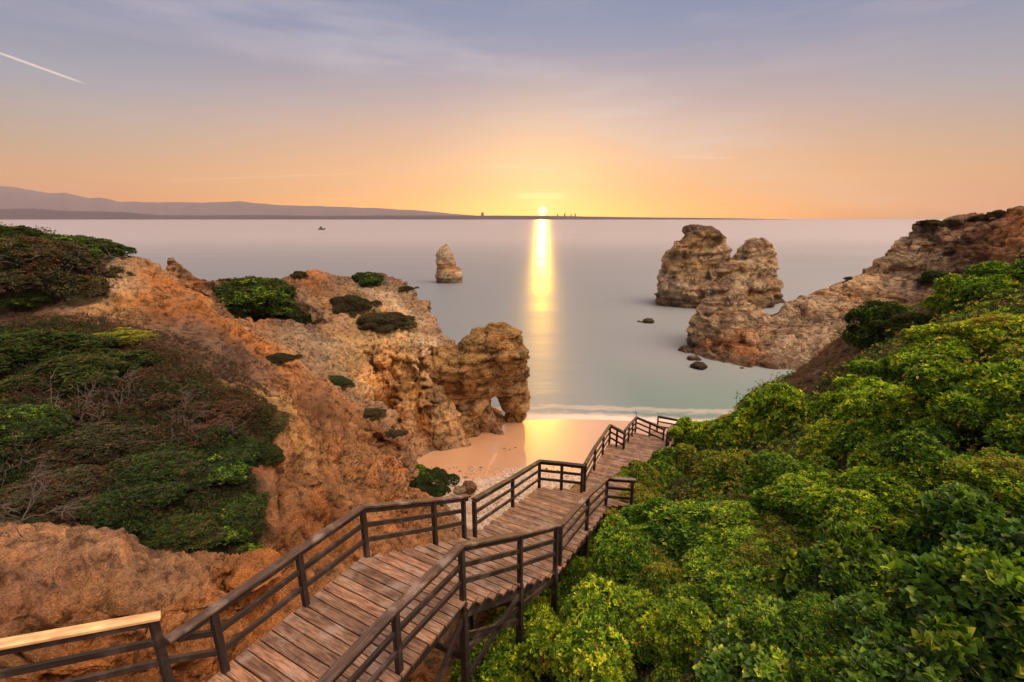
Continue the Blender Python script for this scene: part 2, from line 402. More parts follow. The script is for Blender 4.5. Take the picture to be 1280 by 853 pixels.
# ------------------------------------------------------------------ right slope: a 30 degree hillside above the stairs
def plane_z(x, y): return 22.1 + 0.577 * x - 0.562 * y
for x in np.arange(-1, 46, 4.0):
    for y in np.arange(-6, 36, 4.0):
        edge = 1.2 + 0.355 * max(y, 4) + 0.6 if y < 27 else 12 + (y - 27) * 1.2
        if x < edge + 0.8: continue
        z = plane_z(x, y) + (0.8 * math.sin(x * 0.5 + y * 0.3) if x > 6 else 0)
        z = min(z, 25.5 + 0.06 * x)
        if y > 33: continue
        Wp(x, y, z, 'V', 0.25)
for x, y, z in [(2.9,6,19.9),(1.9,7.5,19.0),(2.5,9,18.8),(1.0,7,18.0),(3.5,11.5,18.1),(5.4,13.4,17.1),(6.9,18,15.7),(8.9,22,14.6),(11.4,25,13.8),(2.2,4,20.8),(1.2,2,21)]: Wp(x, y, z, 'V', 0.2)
for p in [(880,552,28,'V'),(930,500,31,'V'),(985,490,35,'P'),(1005,462,35,'P'),(1035,432,34.5,'P'),(1100,415,34.5,'P'),(1160,398,34,'P'),(1180,380,33.5,'P'),(1285,342,30,'V'),(1400,300,28,'V')]: A(*p, 0.3)
for x, y, z in [(13,35,3),(18,40,1),(25,44,2),(33,43,4),(42,42,8),(52,38,16),(60,40,20),(60,20,26),(60,-6,27),(50,-12,27)]: Wp(x, y, z, 'P', 0.4)

def land_disp(V, N, seed):
    P = V[:, :3]; d = dist(P)
    r = V[:, 6:7]
    k = np.clip(d / 32, 0.28, 1.15)[:, None]
    g = P / k                                      # features shrink towards the viewer
    a = fbm(g * 0.15, 3, seed)[:, None] * 0.8
    wp = 0.8 * fbm(g * 0.3, 3, 90)[:, None]
    gul = ridged(np.c_[g[:, 0] * .42, g[:, 1] * .42, g[:, 2] * .10] + wp, 3, seed + 5)[:, None]
    gu2 = ridged(np.c_[g[:, 0] * 1.5, g[:, 1] * 1.5, g[:, 2] * .3] + wp * 2, 2, seed + 6)[:, None]
    f = fbm(g * 1.3, 5, seed + 9, 0.66)[:, None]
    crs = np.abs(fbm(g * 0.55 + wp, 4, seed + 12))[:, None] - 0.25
    led = layers(g[:, 2] * 0.8 + 0.8 * fbm(g * .15, 2, 4), g * .5, seed + 20)[:, None]
    steep = np.clip((1 - np.abs(N[:, 2:3])) * 1.6, 0, 1)
    ws = g + 0.5 * np.stack([fbm(g * .6, 3, 61), fbm(g * .6, 3, 62), fbm(g * .6, 3, 63)], 1)
    fc = facets(ws * np.array([.42, .42, .6]), 70)[:, None]; fc2 = facets(ws * np.array([1.2, 1.2, 1.7]), 80)[:, None]
    shp = (0.22 - np.abs(fbm(g * 1.6 + wp, 4, seed + 40)))[:, None]
    off = r * k * (shp * 0.8 + a + gul * (0.2 + steep * 1.15) + gu2 * (.05 + .2 * steep) + f * 0.35 + crs * 0.65 + led * steep * 0.5 + fc * (.35 + .75 * steep) + fc2 * (.12 + .3 * steep))
    # keep it from rising through the stairs
    V = V.copy(); V[:, :3] = P + N * off
    # colour follows relief: raised blocks and beds lighter, gullies and creases darker
    t = np.clip(gul * .6 + f * 1.6, -1, 1)
    V[:, 3:6] *= (1 + 0.12 * t) * np.clip(1 + .35 * led * steep + .25 * fc, .6, 1.5)
    for (x0, y0, z0), (x1, y1, z1) in zip(STAIR_LINE[:-1], STAIR_LINE[1:]):
        dx, dy = x1 - x0, y1 - y0
        s_ = np.clip(((V[:, 0] - x0) * dx + (V[:, 1] - y0) * dy) / (dx * dx + dy * dy), 0, 1)
        q = np.hypot(V[:, 0] - x0 - s_ * dx, V[:, 1] - y0 - s_ * dy)
        lim = z0 + (z1 - z0) * s_ - 0.5 + np.clip(q - 1.25, 0, 99) * 2.0
        V[:, 2] = np.where(q < 2.2, np.minimum(V[:, 2], lim), V[:, 2])
    return V
STAIR_LINE = [(-5.6, 2.5, 21.7), (-3.3, 4.4, 20.7), (-1.8, 6.9, 20.7), (0, 9.25, 19.25), (2.1, 14.25, 17.4), (3.75, 14.1, 17.4), (6.4, 22.1, 15.1), (9.1, 26.8, 13.4), (11.8, 27.7, 12.6), (16.2, 33.3, 8.5)]
def land_tgt(m): return np.clip(dist(m) * 0.0043, 0.055, 1.2) * np.where(m[:, 2] < -0.8, 4, 1) * np.where(m[:, 1] < 0, 3, 1)
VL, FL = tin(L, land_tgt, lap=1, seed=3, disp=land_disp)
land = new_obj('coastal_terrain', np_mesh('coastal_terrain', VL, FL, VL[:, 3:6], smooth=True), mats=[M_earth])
tag(land, 'orange clay slopes and eroded ridges around the wooden stairs', kind='structure')
BVH = BVHTree.FromPolygons([tuple(v) for v in VL[:, :3]], [tuple(f) for f in FL])
def hit(px, py):
    h = BVH.ray_cast(Vector((0, 0, EYE)), raydir(px, py).normalized())
    return h[0], h[1]
def ground_z(x, y, top=40):
    h = BVH.ray_cast(Vector((x, y, top)), Vector((0, 0, -1)))
    return h[0].z if h[0] else 0.0

# ------------------------------------------------------------------ right headland
L = []
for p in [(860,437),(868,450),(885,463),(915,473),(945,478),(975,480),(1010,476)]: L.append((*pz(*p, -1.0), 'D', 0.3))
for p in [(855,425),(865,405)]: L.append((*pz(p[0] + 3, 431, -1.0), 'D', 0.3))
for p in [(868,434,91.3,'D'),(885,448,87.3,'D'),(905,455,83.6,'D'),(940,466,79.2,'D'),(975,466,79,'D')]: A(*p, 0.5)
for p in [(862,415,93,'L'),(870,395,94.2,'L'),(884,376,95.5,'L'),(904,322,97,'G'),(907,326,99,'G'),(896,342,96,'L'),(915,345,96.5,'L'),(888,360,95.5,'L'),(922,364,95.5,'L'),(930,386,93,'L'),(945,404,91.5,'H'),(954,410,92,'L'),(966,397,95,'L'),
          (985,382,98,'L'),(1010,374,100,'L'),(1030,364,101,'L'),(1060,352,102,'L'),(1080,342,103,'L'),(1105,328,104,'G'),(1120,316,105,'G'),(1130,302,106,'W'),
          (1140,292,106,'W'),(1157,286,106,'G'),(1180,292,104.5,'W'),(1200,302,103,'G')]: A(*p, 0.7)
for p in [(898,410,90,'L'),(890,430,88.4,'S'),(920,425,86.8,'S'),(940,440,84.5,'S'),(960,432,86.5,'L'),(990,420,89,'L'),(1000,445,84,'L'),(1030,400,94,'L'),
          (1045,430,87,'L'),(1080,370,98,'L'),(1100,400,91,'G'),(1150,345,98.5,'W'),(1150,380,91,'G'),(1120,352,98.5,'L'),(1195,340,97,'G'),(1210,372,89,'G'),(1140,318,102.5,'W'),
          (1172,330,101.5,'W'),(1230,345,89,'G'),(1258,325,86,'S'),(1280,300,84,'S'),(1340,300,78,'S'),(1300,380,70,'S')]: A(*p, 0.9)
for p in [(1172,277,118,'V'),(1200,275,120,'P'),(1225,273,119,'P'),(1245,268,113,'P'),(1262,262,106,'S'),(1282,256,98,'S'),(1350,238,90,'S'),(1500,230,80,'S'),
          (1225,305,104,'P'),(1255,290,96,'S'),(1280,275,92,'O'),(1205,290,110,'P'),(1235,285,108,'V')]: A(*p, 0.6)
for px, py, Y in [(905,335,101),(985,381,102),(1010,372,104),(1030,361,105),(1060,347,106.5),(1080,336,108),(1105,321,109),(1120,308,109),(1130,294,110),(1140,284,110),(1157,280,110),(1180,286,109),(1200,296,108)]: A(px, py, Y, 'L' if px > 1110 else 'C', 0.5)
for px, Y in [(868,105),(890,108),(905,108),(930,102),(950,101),(975,109),(1010,111),(1060,114),(1100,117),(1130,119),(1150,124),(1180,135),(1250,140),(1400,130)]:
    x = at(px, 400, Y)[0]; Wp(x, Y, -3, 'D', 0.5)
for x, y, z in [(45,66,-2),(60,60,-1),(80,55,4),(58,72,-2)]: Wp(x, y, z, 'C', 0.3)
def head_disp(V, N, seed):
    P = V[:, :3]; r = V[:, 6:7]; steep = (1 - np.abs(N[:, 2:3]))
    a = fbm(P * 0.10, 4, seed)[:, None] * 1.4
    wp = fbm(P * .12, 3, 7)[:, None]
    g = ridged(P * np.array([.16, .16, .10]) + wp, 4, seed + 4)[:, None]
    led = layers(P[:, 2] * .55 + 1.6 * wp[:, 0], P * .25, seed + 20)[:, None]; led2 = layers(P[:, 2] * 1.5 + 2.4 * wp[:, 0], P * .4, seed + 21)[:, None]
    f = fbm(P * 0.55, 5, seed + 9, 0.68)[:, None]
    crs = np.abs(fbm(P * 0.3 + wp, 4, seed + 12))[:, None] - 0.25
    ws = P + 1.2 * np.stack([fbm(P * .25, 3, 61), fbm(P * .25, 3, 62), fbm(P * .25, 3, 63)], 1)
    fc = facets(ws * np.array([.16, .16, .30]), 70)[:, None]; fc2 = facets(ws * np.array([.45, .45, .9]), 80)[:, None]
    V = V.copy(); V[:, :3] = P + N * r * (a + g * 0.9 + f * 1.0 + crs * 1.2 + fc * 1.9 + fc2 * .7 + (led * 1.3 + led2 * .6) * (.2 + steep))
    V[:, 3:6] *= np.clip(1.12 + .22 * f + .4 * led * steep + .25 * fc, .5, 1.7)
    return V
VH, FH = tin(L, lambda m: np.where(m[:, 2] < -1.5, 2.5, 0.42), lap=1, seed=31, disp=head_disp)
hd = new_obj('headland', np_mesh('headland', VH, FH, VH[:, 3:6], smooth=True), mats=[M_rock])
tag(hd, 'layered ochre limestone headland reaching into the sea', kind='structure')
BVHH = BVHTree.FromPolygons([tuple(v) for v in VH[:, :3]], [tuple(f) for f in FH])

# ------------------------------------------------------------------ free standing rocks: lofts merged and eroded
def loft(rows, Y, dep=0.7, n=28, yshift=0.0, power=0.8):
    """rows: (py, px left, px right) read at distance Y; a closed column of rings"""
    V, F = [], []
    for j, (py, xl, xr) in enumerate(rows):
        a, b = at(xl, py, Y), at(xr, py, Y)
        cx, hx, z = (a[0] + b[0]) / 2, (b[0] - a[0]) / 2, a[2]
        for i in range(n):
            t = 2 * math.pi * i / n; c, s = math.cos(t), math.sin(t)
            V.append((cx + hx * math.copysign(abs(c) ** power, c), Y + yshift + hx * dep * math.copysign(abs(s) ** power, s), z))
    for j in range(len(rows) - 1):
        for i in range(n):
            k = (i + 1) % n
            F.append((j * n + i, (j + 1) * n + i, (j + 1) * n + k, j * n + k))
    return V, F, n, len(rows)
def merge_lofts(lofts, voxel):
    V, F = [], []
    for v, f, n, m in lofts:
        o = len(V); V += v; F += [tuple(i + o for i in q) for q in f]
        F.append(tuple(o + i for i in range(n))); F.append(tuple(o + (m - 1) * n + i for i in reversed(range(n))))
    me = bpy.data.meshes.new('tmp'); me.from_pydata(V, [], F)
    o = bpy.data.objects.new('tmp', me); col.objects.link(o)
    md = o.modifiers.new('r', 'REMESH'); md.mode = 'VOXEL'; md.voxel_size = voxel
    dg = bpy.context.evaluated_depsgraph_get(); dg.update()
    ev = o.evaluated_get(dg).to_mesh()
    ev.calc_loop_triangles()
    VV = np.zeros(len(ev.vertices) * 3); ev.vertices.foreach_get('co', VV)
    FF = np.zeros(len(ev.loop_triangles) * 3, dtype=np.int32); ev.loop_triangles.foreach_get('vertices', FF)
    bpy.data.objects.remove(o)
    return VV.reshape(-1, 3), FF.reshape(-1, 3)
def erode(V, F, s, seed, lap=3, ledge=1.0, rug=1.0):
    """s = size of the big features in metres"""
    V = laplace(V, F, lap)
    for rep in range(2):
        N = vnormals(V, F); H = N * np.array([1, 1, 0.3]); wp = fbm(V / s * .25, 3, 5)
        if rep == 0:
            off = fbm(V / (s * 1.3), 4, seed, .55) * 0.30 * s + ridged(V / s * np.array([1, 1, .45]) + wp[:, None], 3, seed + 3) * 0.13 * s * rug
            off += (np.abs(fbm(V / s * .8, 4, seed + 30)) - .25) * 0.2 * s * rug
            off += facets((V + s * .3 * wp[:, None]) / s * np.array([.75, .75, 1.2]), seed + 40) * 0.34 * s * rug
        else:
            st = layers(V[:, 2] / s * 1.7 + 1.5 * wp, V / s * .5, seed + 7) + .45 * layers(V[:, 2] / s * 5 + 3 * wp, V / s, seed + 17)
            off = st * 0.15 * s * ledge + fbm(V / s * 2.6, 5, seed + 8, 0.68) * 0.16 * s * rug + facets((V + s * .2 * wp[:, None]) / s * np.array([2, 2, 3.4]), seed + 44) * 0.10 * s * rug
        V = V + (H if rep else N) * off[:, None]
    return V
def rock_colour(V, seed, base='C', alt='S', top=None, dark_z=1.2, topc='G'):
    c = np.array(PAL[base])[None] * np.ones((len(V), 1)); a = np.array(PAL[alt])
    t = np.clip(fbm(V * np.array([.05, .05, .25]), 3, seed) * 1.6 + 0.45, 0, 1)[:, None]
    c = c * (1 - t) + a * t
    if top is not None:
        k = np.clip((V[:, 2] + fbm(V * .3, 3, seed + 2) * 3 - top) / 3, 0, 1)[:, None]
        c = c * (1 - k) + np.array(PAL[topc]) * k
    k = np.clip((dark_z - V[:, 2] + fbm(V * .3, 2, seed + 4) * .6) / 1.0, 0, 1)[:, None]   # tide line, wet weed
    return c * (1 - k * .75) + np.array((0.07, 0.045, 0.03)) * k * .75

# twin peaked stack
tw = [loft([(394,821,900),(375,822,902),(360,824,906),(345,827,908),(330,832,906),(318,838,905),(310,844,904),(303,848,904),(296,852,900),(290,858,894),(285,868,886)], 147, .7),
      loft([(392,890,973),(378,890,974),(362,884,976),(350,880,974),(340,885,974),(333,896,974),(327,908,972),(320,921,969),(313,926,968),(307,930,962),(302,938,955)], 151, .5),
      loft([(394,848,962),(378,850,962),(362,852,960),(348,858,960),(338,866,956),(328,876,950)], 145.0, .55)]
V, F = merge_lofts(tw, 0.55); V = erode(V, F, 5.0, 11, 1, 1.3, 1.1)
o = new_obj('sea_rock', np_mesh('sea_rock', V, F, rock_colour(V, 12, 'L', 'H', 20.0, 3.4), True), mats=[M_stack])
tag(o, 'large twin-peaked limestone rock standing in the sea near the right headland', 'sea rock')
# pointed rock that ends the right headland
V, F = merge_lofts([loft([(446,866,955),(428,862,954),(412,863,952),(398,868,947),(385,875,940),(372,883,930),(361,890,920),(353,896,913),(346,901,908)], 93, .6)], 0.35)
V = erode(V, F, 3.2, 35, 1, 1.0, .8)
o = new_obj('pointed_rock', np_mesh('pointed_rock', V, F, rock_colour(V, 36, 'L', 'C', None, 2.6), True), mats=[M_rock])
tag(o, 'pointed rock at the seaward tip of the right headland before the twin-peaked rock', 'pointed rock')
# slender stack
V, F = merge_lofts([loft([(360,545,578.5),(353,545,578.5),(345,545,578),(338,546,577.5),(333,546,571),(325,545,567.5),(318,545.5,567),(313,549,563),(308,554,561),(304.5,557,559)], 198, .8)], 0.45)
V = erode(V, F, 2.2, 21, 1, 0.9, .6)
o = new_obj('sea_stack', np_mesh('sea_stack', V, F, rock_colour(V, 22, 'L', 'H', None, 3.0), True), mats=[M_stack])
tag(o, 'lone pointed limestone stack in open water left of the sun glitter', 'sea stack')
# arch rock: body, lintel, outer pillar, back fill towards the headland
ar = [loft([(570,505,598),(550,503,601),(530,500,603),(510,500,606),(494,505,612),(484,508,624),(470,515,632),(452,530,642),(438,550,648)], 54.5, .5),
      loft([(490,604,645),(484,600,655),(474,595,660),(458,590,661),(445,580,659),(435,573,655),(425,574,651),(415,590,647),(409,602,640),(404.5,612,629)], 55.5, .62),
      loft([(548,633,652),(530,632,653),(515,631,656),(500,628,659),(488,622,661),(476,612,661)], 58.0, .9),
      loft([(540,500,560),(510,500,575),(480,505,585),(455,520,590),(444,545,580)], 57, .7)]
V, F = merge_lofts(ar, 0.2); V = erode(V, F, 2.4, 41, 2, 1.1, 0.6)
o = new_obj('rock_arch', np_mesh('rock_arch', V, F, rock_colour(V, 42, 'H', 'Y', 13.6, 0.7), True), mats=[M_rock])
tag(o, 'ochre rock arch with a narrow doorway standing on the beach', 'rock arch')
# crag behind the saddle
V, F = merge_lofts([loft([(380,203,272),(365,205,262),(352,206,252),(344,206.5,241),(336,207.5,229),(328,209,218),(322,211,214)], 52, .5)], 0.2)
V = erode(V, F, 1.3, 51, 1, 0.8)
o = new_obj('crag', np_mesh('crag', V, F, rock_colour(V, 52, 'O', 'W', None, -5), True), mats=[M_rock])
tag(o, 'small pointed orange crag in the saddle beside the dark spreading shrub', 'crag')
# sea boulders
def boulder(name, loc, size, seed, label, m, base='C', flat=0.5, n=3, dark=True, cat='boulder', group=None):
    me = bpy.data.meshes.new(name)
    import bmesh
    bm = bmesh.new(); bmesh.ops.create_icosphere(bm, subdivisions=n + 1, radius=1); bmesh.ops.triangulate(bm, faces=bm.faces)
    V = np.array([v.co[:] for v in bm.verts]); F = np.array([[v.index for v in f.verts] for f in bm.faces]); bm.free()
    V = V * np.array([1, .8, flat]); N = vnormals(V, F)
    V = V + N * (fbm(V * 1.3 + seed, 4, seed)[:, None] * .45 + fbm(V * np.array([1, 1, 5]), 3, seed + 2)[:, None] * .12)
    V = V * size
    c = np.array(PAL[base])[None] * np.ones((len(V), 1)) * (0.45 if dark else 1)
    o = new_obj(name, np_mesh(name, V, F, c, True), mats=[m]); o.location = loc
    return tag(o, label, cat, group)
boulder('boulder', pz(811, 402, 0.3), 1.5, 3, 'small dark flat-topped rock awash in open water between stack and headland', M_rock, 'G', 0.55)
boulder('boulder', pz(801, 403, -0.1), 0.9, 13, 'low ledge barely awash just left of the flat-topped water rock', M_rock, 'G', 0.3)
for i, (px, py, s, lb) in enumerate([(857,438,1.6,'low dark tidal rock at the seaward foot of the headland'), (873,459,1.7,'dark wet rock in the water under the overhanging headland base'),
                                 (868,449,1.2,'rounded weed-dark rock between two larger tidal rocks')]):
    boulder('boulder', pz(px, py, 0.1), s, 60 + i, lb, M_rock, 'D', 0.5)
boulder('beach_rock', pz(658, 554, 0.2), 0.6, 71, 'pale flat rock on the wet orange sand', M_rock, 'W', 0.22, dark=False, cat='rock')
boulder('beach_rock', pz(632, 563, 0.45), 0.7, 72, 'long brown flat rock in the shade on the wet sand', M_rock, 'G', 0.16, dark=False, cat='rock')
boulder('beach_rock', pz(644, 560.5, 0.42), 0.2, 73, 'tiny dark stone at the shadow edge on the sand', M_rock, 'D', 0.6, dark=False, cat='rock')
boulder('beach_rock', pz(586, 609, 1.9), 0.75, 74, 'round brownish rock on the pebbly sand beside the green beach bush', M_rock, 'P', 0.8, dark=False, cat='rock')
boulder('beach_rock', pz(574, 613, 1.9), 0.6, 75, 'pale low rock half hidden beside the green beach bush', M_rock, 'W', 0.5, dark=False, cat='rock')

# ------------------------------------------------------------------ beach
m, n = mat('sand')
geo = n.n('ShaderNodeNewGeometry'); P = geo.outputs['Position']; sx = n.n('ShaderNodeSeparateXYZ', i_0=P)
zz = n.m('ADD', sx.outputs[2], n.m('MULTIPLY', n.m('SUBTRACT', n.noise(P, 0.18, 3), 0.5), 0.5))
wet = n.smooth(zz, 0.98, 0.80)
peb = n.n('ShaderNodeTexVoronoi'); n.set(peb.inputs['Vector'], P); peb.inputs['Scale'].default_value = 3.2
pn = n.noise(P, 2.0, 6, 0.7)
dry = n.mix(n.smooth(pn, 0.4, 0.62), (0.34, 0.25, 0.185, 1), (0.56, 0.44, 0.34, 1))
dry = n.mix(n.m('MULTIPLY', n.smooth(n.noise(P, 7, 3, 0.7), 0.42, 0.3), 0.8), dry, (0.16, 0.11, 0.085, 1))
base = n.mix(wet, dry, n.mix(n.noise(P, 0.4, 2), (0.50, 0.28, 0.16, 1), (0.58, 0.34, 0.20, 1)))  # orange of the wet zone includes a painted-in reflection of the sky
fine_b = n.m('ADD', n.m('MULTIPLY', pn, n.smooth(zz, 0.9, 1.25, 0.02, 1.0)), 0.0)
finish(n, base, n.smooth(zz, 0.78, 1.0, 0.30, 0.9), fine_b, 0.7, 0.25, {'IOR': 1.8, 'Specular IOR Level': n.smooth(zz, 0.8, 1.2, 0.9, 0.1), 'Coat Weight': n.m('MULTIPLY', wet, 0.5), 'Coat Roughness': 0.06, 'Coat IOR': 1.5})
M_sand = m
nx, ny = 110, 110
xs = np.linspace(-16, 46, nx); ys = np.linspace(26, 72, ny)
gx, gy = np.meshgrid(xs, ys)
line = 57.2 + 1.0 * np.sin(gx * 0.13 + 0.6) - 0.012 * (gx - 12) ** 2 * 0.12
gz = (line - gy) * 0.06
gz = np.where(gz > 1.2, 1.2 + (gz - 1.2) * 1.25, gz)
G = np.c_[gx.ravel(), gy.ravel(), gz.ravel()]
G[:, 2] += np.clip(G[:, 2] - .9, 0, 1) * fbm(G * .35, 4, 8) * 0.35
idx = np.arange(nx * ny).reshape(ny, nx)
Q = np.stack([idx[:-1, :-1], idx[:-1, 1:], idx[1:, 1:], idx[1:, :-1]], -1).reshape(-1, 4)
b = new_obj('beach', np_mesh('beach', G, Q, smooth=True), mats=[M_sand]); tag(b, 'small sandy beach, wet and shining by the water', kind='structure')

r = np.random.default_rng(44); PV, PF = [], []
oct_v = np.array([(1,0,0),(-1,0,0),(0,1,0),(0,-1,0),(0,0,1),(0,0,-1)], float); oct_f = np.array([(0,2,4),(2,1,4),(1,3,4),(3,0,4),(2,0,5),(1,2,5),(3,1,5),(0,3,5)])
for q in range(1500):
    x, y = r.uniform(-12, 10), r.uniform(30, 44.5)
    z = (57.2 + math.sin(x * .13 + .6) - y) * .06; z = 1.2 + (z - 1.2) * 1.25 if z > 1.2 else z
    s_ = r.gamma(2.0, .035) + .03
    PV.append(np.array([x, y, z]) + oct_v * s_ * r.uniform(.6, 1.2, (6, 1)) * np.array([1, .9, .55])); PF.append(oct_f + 6 * q)
m, n = mat('pebble_stone'); geo = n.n('ShaderNodeNewGeometry')
finish(n, n.ramp(geo.outputs['Random Per Island'], [(0, (0.12, 0.085, 0.07)), (.6, (0.30, 0.22, 0.17)), (1, (0.5, 0.4, 0.3))]), 0.85)
tag(new_obj('pebbles', np_mesh('pebbles', np.vstack(PV), np.vstack(PF)), mats=[m]), 'scattered small stones on the dry upper beach', kind='stuff')

# ------------------------------------------------------------------ sea
m, n = mat('sea_water')
geo = n.n('ShaderNodeNewGeometry'); P = geo.outputs['Position']; sx = n.n('ShaderNodeSeparateXYZ', i_0=P)
px_, py_ = sx.outputs[0], sx.outputs[1]
# distance past the waterline, on the same curve as the beach
ln = n.m('ADD', 57.2, n.m('SINE', n.m('ADD', n.m('MULTIPLY', px_, 0.13), 0.6)))
off = n.m('SUBTRACT', py_, ln)
shal = n.smooth(n.m('ADD', off, n.m('MULTIPLY', n.m('SUBTRACT', n.noise(P, 0.08, 3), 0.5), 12)), 34, 2)
deep = n.mix(n.smooth(py_, 90, 700), (0.17, 0.195, 0.225, 1), (0.40, 0.365, 0.385, 1))  # far water paler: reflected sky painted into the base colour
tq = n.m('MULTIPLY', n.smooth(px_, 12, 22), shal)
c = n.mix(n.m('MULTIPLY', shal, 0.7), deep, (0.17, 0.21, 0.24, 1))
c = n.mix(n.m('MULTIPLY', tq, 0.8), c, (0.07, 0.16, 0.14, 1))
fb = n.m('ADD', off, n.m('MULTIPLY', n.m('SUBTRACT', n.noise(P, 1.0, 6, 0.7, (0.22, 0.5, 1)), 0.5), 5.0))
foam = n.m('MAXIMUM', n.smooth(fb, 2.8, 0.6), n.m('MULTIPLY', n.m('MULTIPLY', n.smooth(fb, 3.0, 4.2), n.smooth(fb, 5.6, 4.4)), 0.35))
c = n.mix(n.m('MULTIPLY', foam, 0.85), c, (0.80, 0.62, 0.52, 1))
r1 = n.noise(P, 1.0, 3, 0.5, (0.004, 0.03, 1))
rough = n.m('ADD', n.m('ADD', n.smooth(r1, 0.38, 0.66, 0.31, 0.36), n.smooth(py_, 330, 58, 0.0, 0.20)), n.m('MULTIPLY', foam, 0.15))
w1 = n.noise(P, 1.0, 4, 0.6, (0.35, 1.3, 1)); w2 = n.noise(P, 1.0, 3, 0.55, (0.03, 0.16, 1))
hgt = n.m('ADD', n.m('MULTIPLY', w1, n.smooth(off, 60, 0, 0.04, 0.30)), n.m('MULTIPLY', w2, 0.9))
fade = n.smooth(py_, 60, 260, 1.0, 0.04)
finish(n, c, rough, n.m('MULTIPLY', hgt, fade), 0.35, 0.35, {'IOR': 1.5, 'Specular IOR Level': 0.8, 'Anisotropic': 0.82, 'Tangent': n.n('ShaderNodeCombineXYZ', i_0=SEA_T[0], i_1=SEA_T[1], i_2=0.0)})
M_sea = m
EXT = 11500
S = [(-EXT, 30, 0), (EXT, 30, 0), (EXT, EXT, 0), (-EXT, EXT, 0)]
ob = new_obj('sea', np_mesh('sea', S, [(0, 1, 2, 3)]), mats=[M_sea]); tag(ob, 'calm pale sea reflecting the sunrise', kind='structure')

# ------------------------------------------------------------------ far coasts
def far_hills(name, prof, Y, depth, m, label):
    """prof: (px, py of the skyline); a long ridge with front and back slope"""
    V = []; xs = []
    pts = sorted(prof)
    for px in np.arange(pts[0][0], pts[-1][0] + 1, 4.0):
        py = np.interp(px, [p[0] for p in pts], [p[1] for p in pts])
        x, y, z = at(px, py, Y)
        z += fbm(np.array([[px * .06, 3.0, 1.0]]), 4, 5)[0] * max(z, 0) * 0.05
        xs.append((x, max(z, 1.0)))
    rows = 7
    for j in range(rows):
        t = j / (rows - 1) * 2 - 1
        for x, z in xs:
            yy = Y + t * depth
            e = (1 - abs(t)) ** 0.8
            zz = z * e - (3 if abs(t) == 1 else 0)
            if 0 < e < 1: zz *= 1 + 0.25 * fbm(np.array([[x / depth * 2, t * 2, 0]]), 3, 8)[0]
            V.append((x * yy / Y if t < 0 else x, yy, zz))
    k = len(xs); idx = np.arange(rows * k).reshape(rows, k)
    Q = np.stack([idx[:-1, :-1], idx[:-1, 1:], idx[1:, 1:], idx[1:, :-1]], -1).reshape(-1, 4)
    o = new_obj(name, np_mesh(name, V, Q, smooth=True), mats=[m]); return tag(o, label, kind='structure')
m, n = mat('far_scrub'); geo = n.n('ShaderNodeNewGeometry')
finish(n, n.mix(n.noise(geo.outputs[0], 0.004, 4), (0.016, 0.018, 0.026, 1), (0.035, 0.032, 0.036, 1)), 1.0); M_far = m
m, n = mat('far_mountain'); geo = n.n('ShaderNodeNewGeometry')
finish(n, n.mix(n.noise(geo.outputs[0], 0.003, 4), (0.09, 0.085, 0.095, 1), (0.15, 0.13, 0.13, 1)), 1.0); M_mount = m
far_hills('mountain_range', [(-500,215),(-200,225),(0,232),(30,237),(60,242),(80,241),(110,248),(125,247),(150,252),(200,253),(270,253.5),(300,252),(340,256),(400,258),(460,260),(520,263),(570,267.5),(600,270)], 10800, 600, M_mount, 'hazy mountain range on the far left horizon')
far_hills('low_hills', [(-500,252),(-100,259),(0,261.5),(40,261),(90,264),(150,265),(200,269),(260,269.5),(330,269),(400,270),(480,269.5),(600,269.5),(700,270),(740,270.8),(800,271.7),(900,272.8),(985,274.3)], 8000, 350, M_far, 'low dark coast across the bay')
# hotel towers and ships' silhouettes on the far coast
m, n = mat('far_concrete'); finish(n, (0.22, 0.18, 0.16, 1), 0.9); M_conc = m
def box(V, F, c, s):
    o = len(V); x, y, z = c; a, b_, d = s
    for i in range(8): V.append((x + (a if i & 1 else -a), y + (b_ if i & 2 else -b_), z + (d if i & 4 else -d)))
    for f in ((0, 2, 3, 1), (4, 5, 7, 6), (0, 1, 5, 4), (2, 6, 7, 3), (0, 4, 6, 2), (1, 3, 7, 5)): F.append(tuple(o + i for i in f))
for i, (px, py, wpx, lb) in enumerate([(603,266.6,3.5,'broad stepped tower block on the horizon left of the sun'), (697,268.2,1.6,'first faint tower block right of the sun on the horizon'),
        (706,267.6,1.8,'taller faint tower block in the middle of the horizon skyline'), (714,268.6,1.4,'short faint block near the end of the horizon skyline'), (719,268,1.6,'last faint tower block of the horizon skyline')]):
    x, y, z = at(px, py, 8180); V, F = [], []
    hw = wpx / 569 * 8180 / 2
    box(V, F, (x, y, z / 2), (hw, hw * .6, z / 2)); box(V, F, (x + hw * .2, y, z + z * .08), (hw * .55, hw * .4, z * .08)); box(V, F, (x + hw * 1.15, y, z * .3), (hw * .5, hw * .5, z * .3))
    tag(new_obj('tower_block', np_mesh('tower_block', V, F), mats=[M_conc]), lb, 'tower block', 'buildings on the far coast')
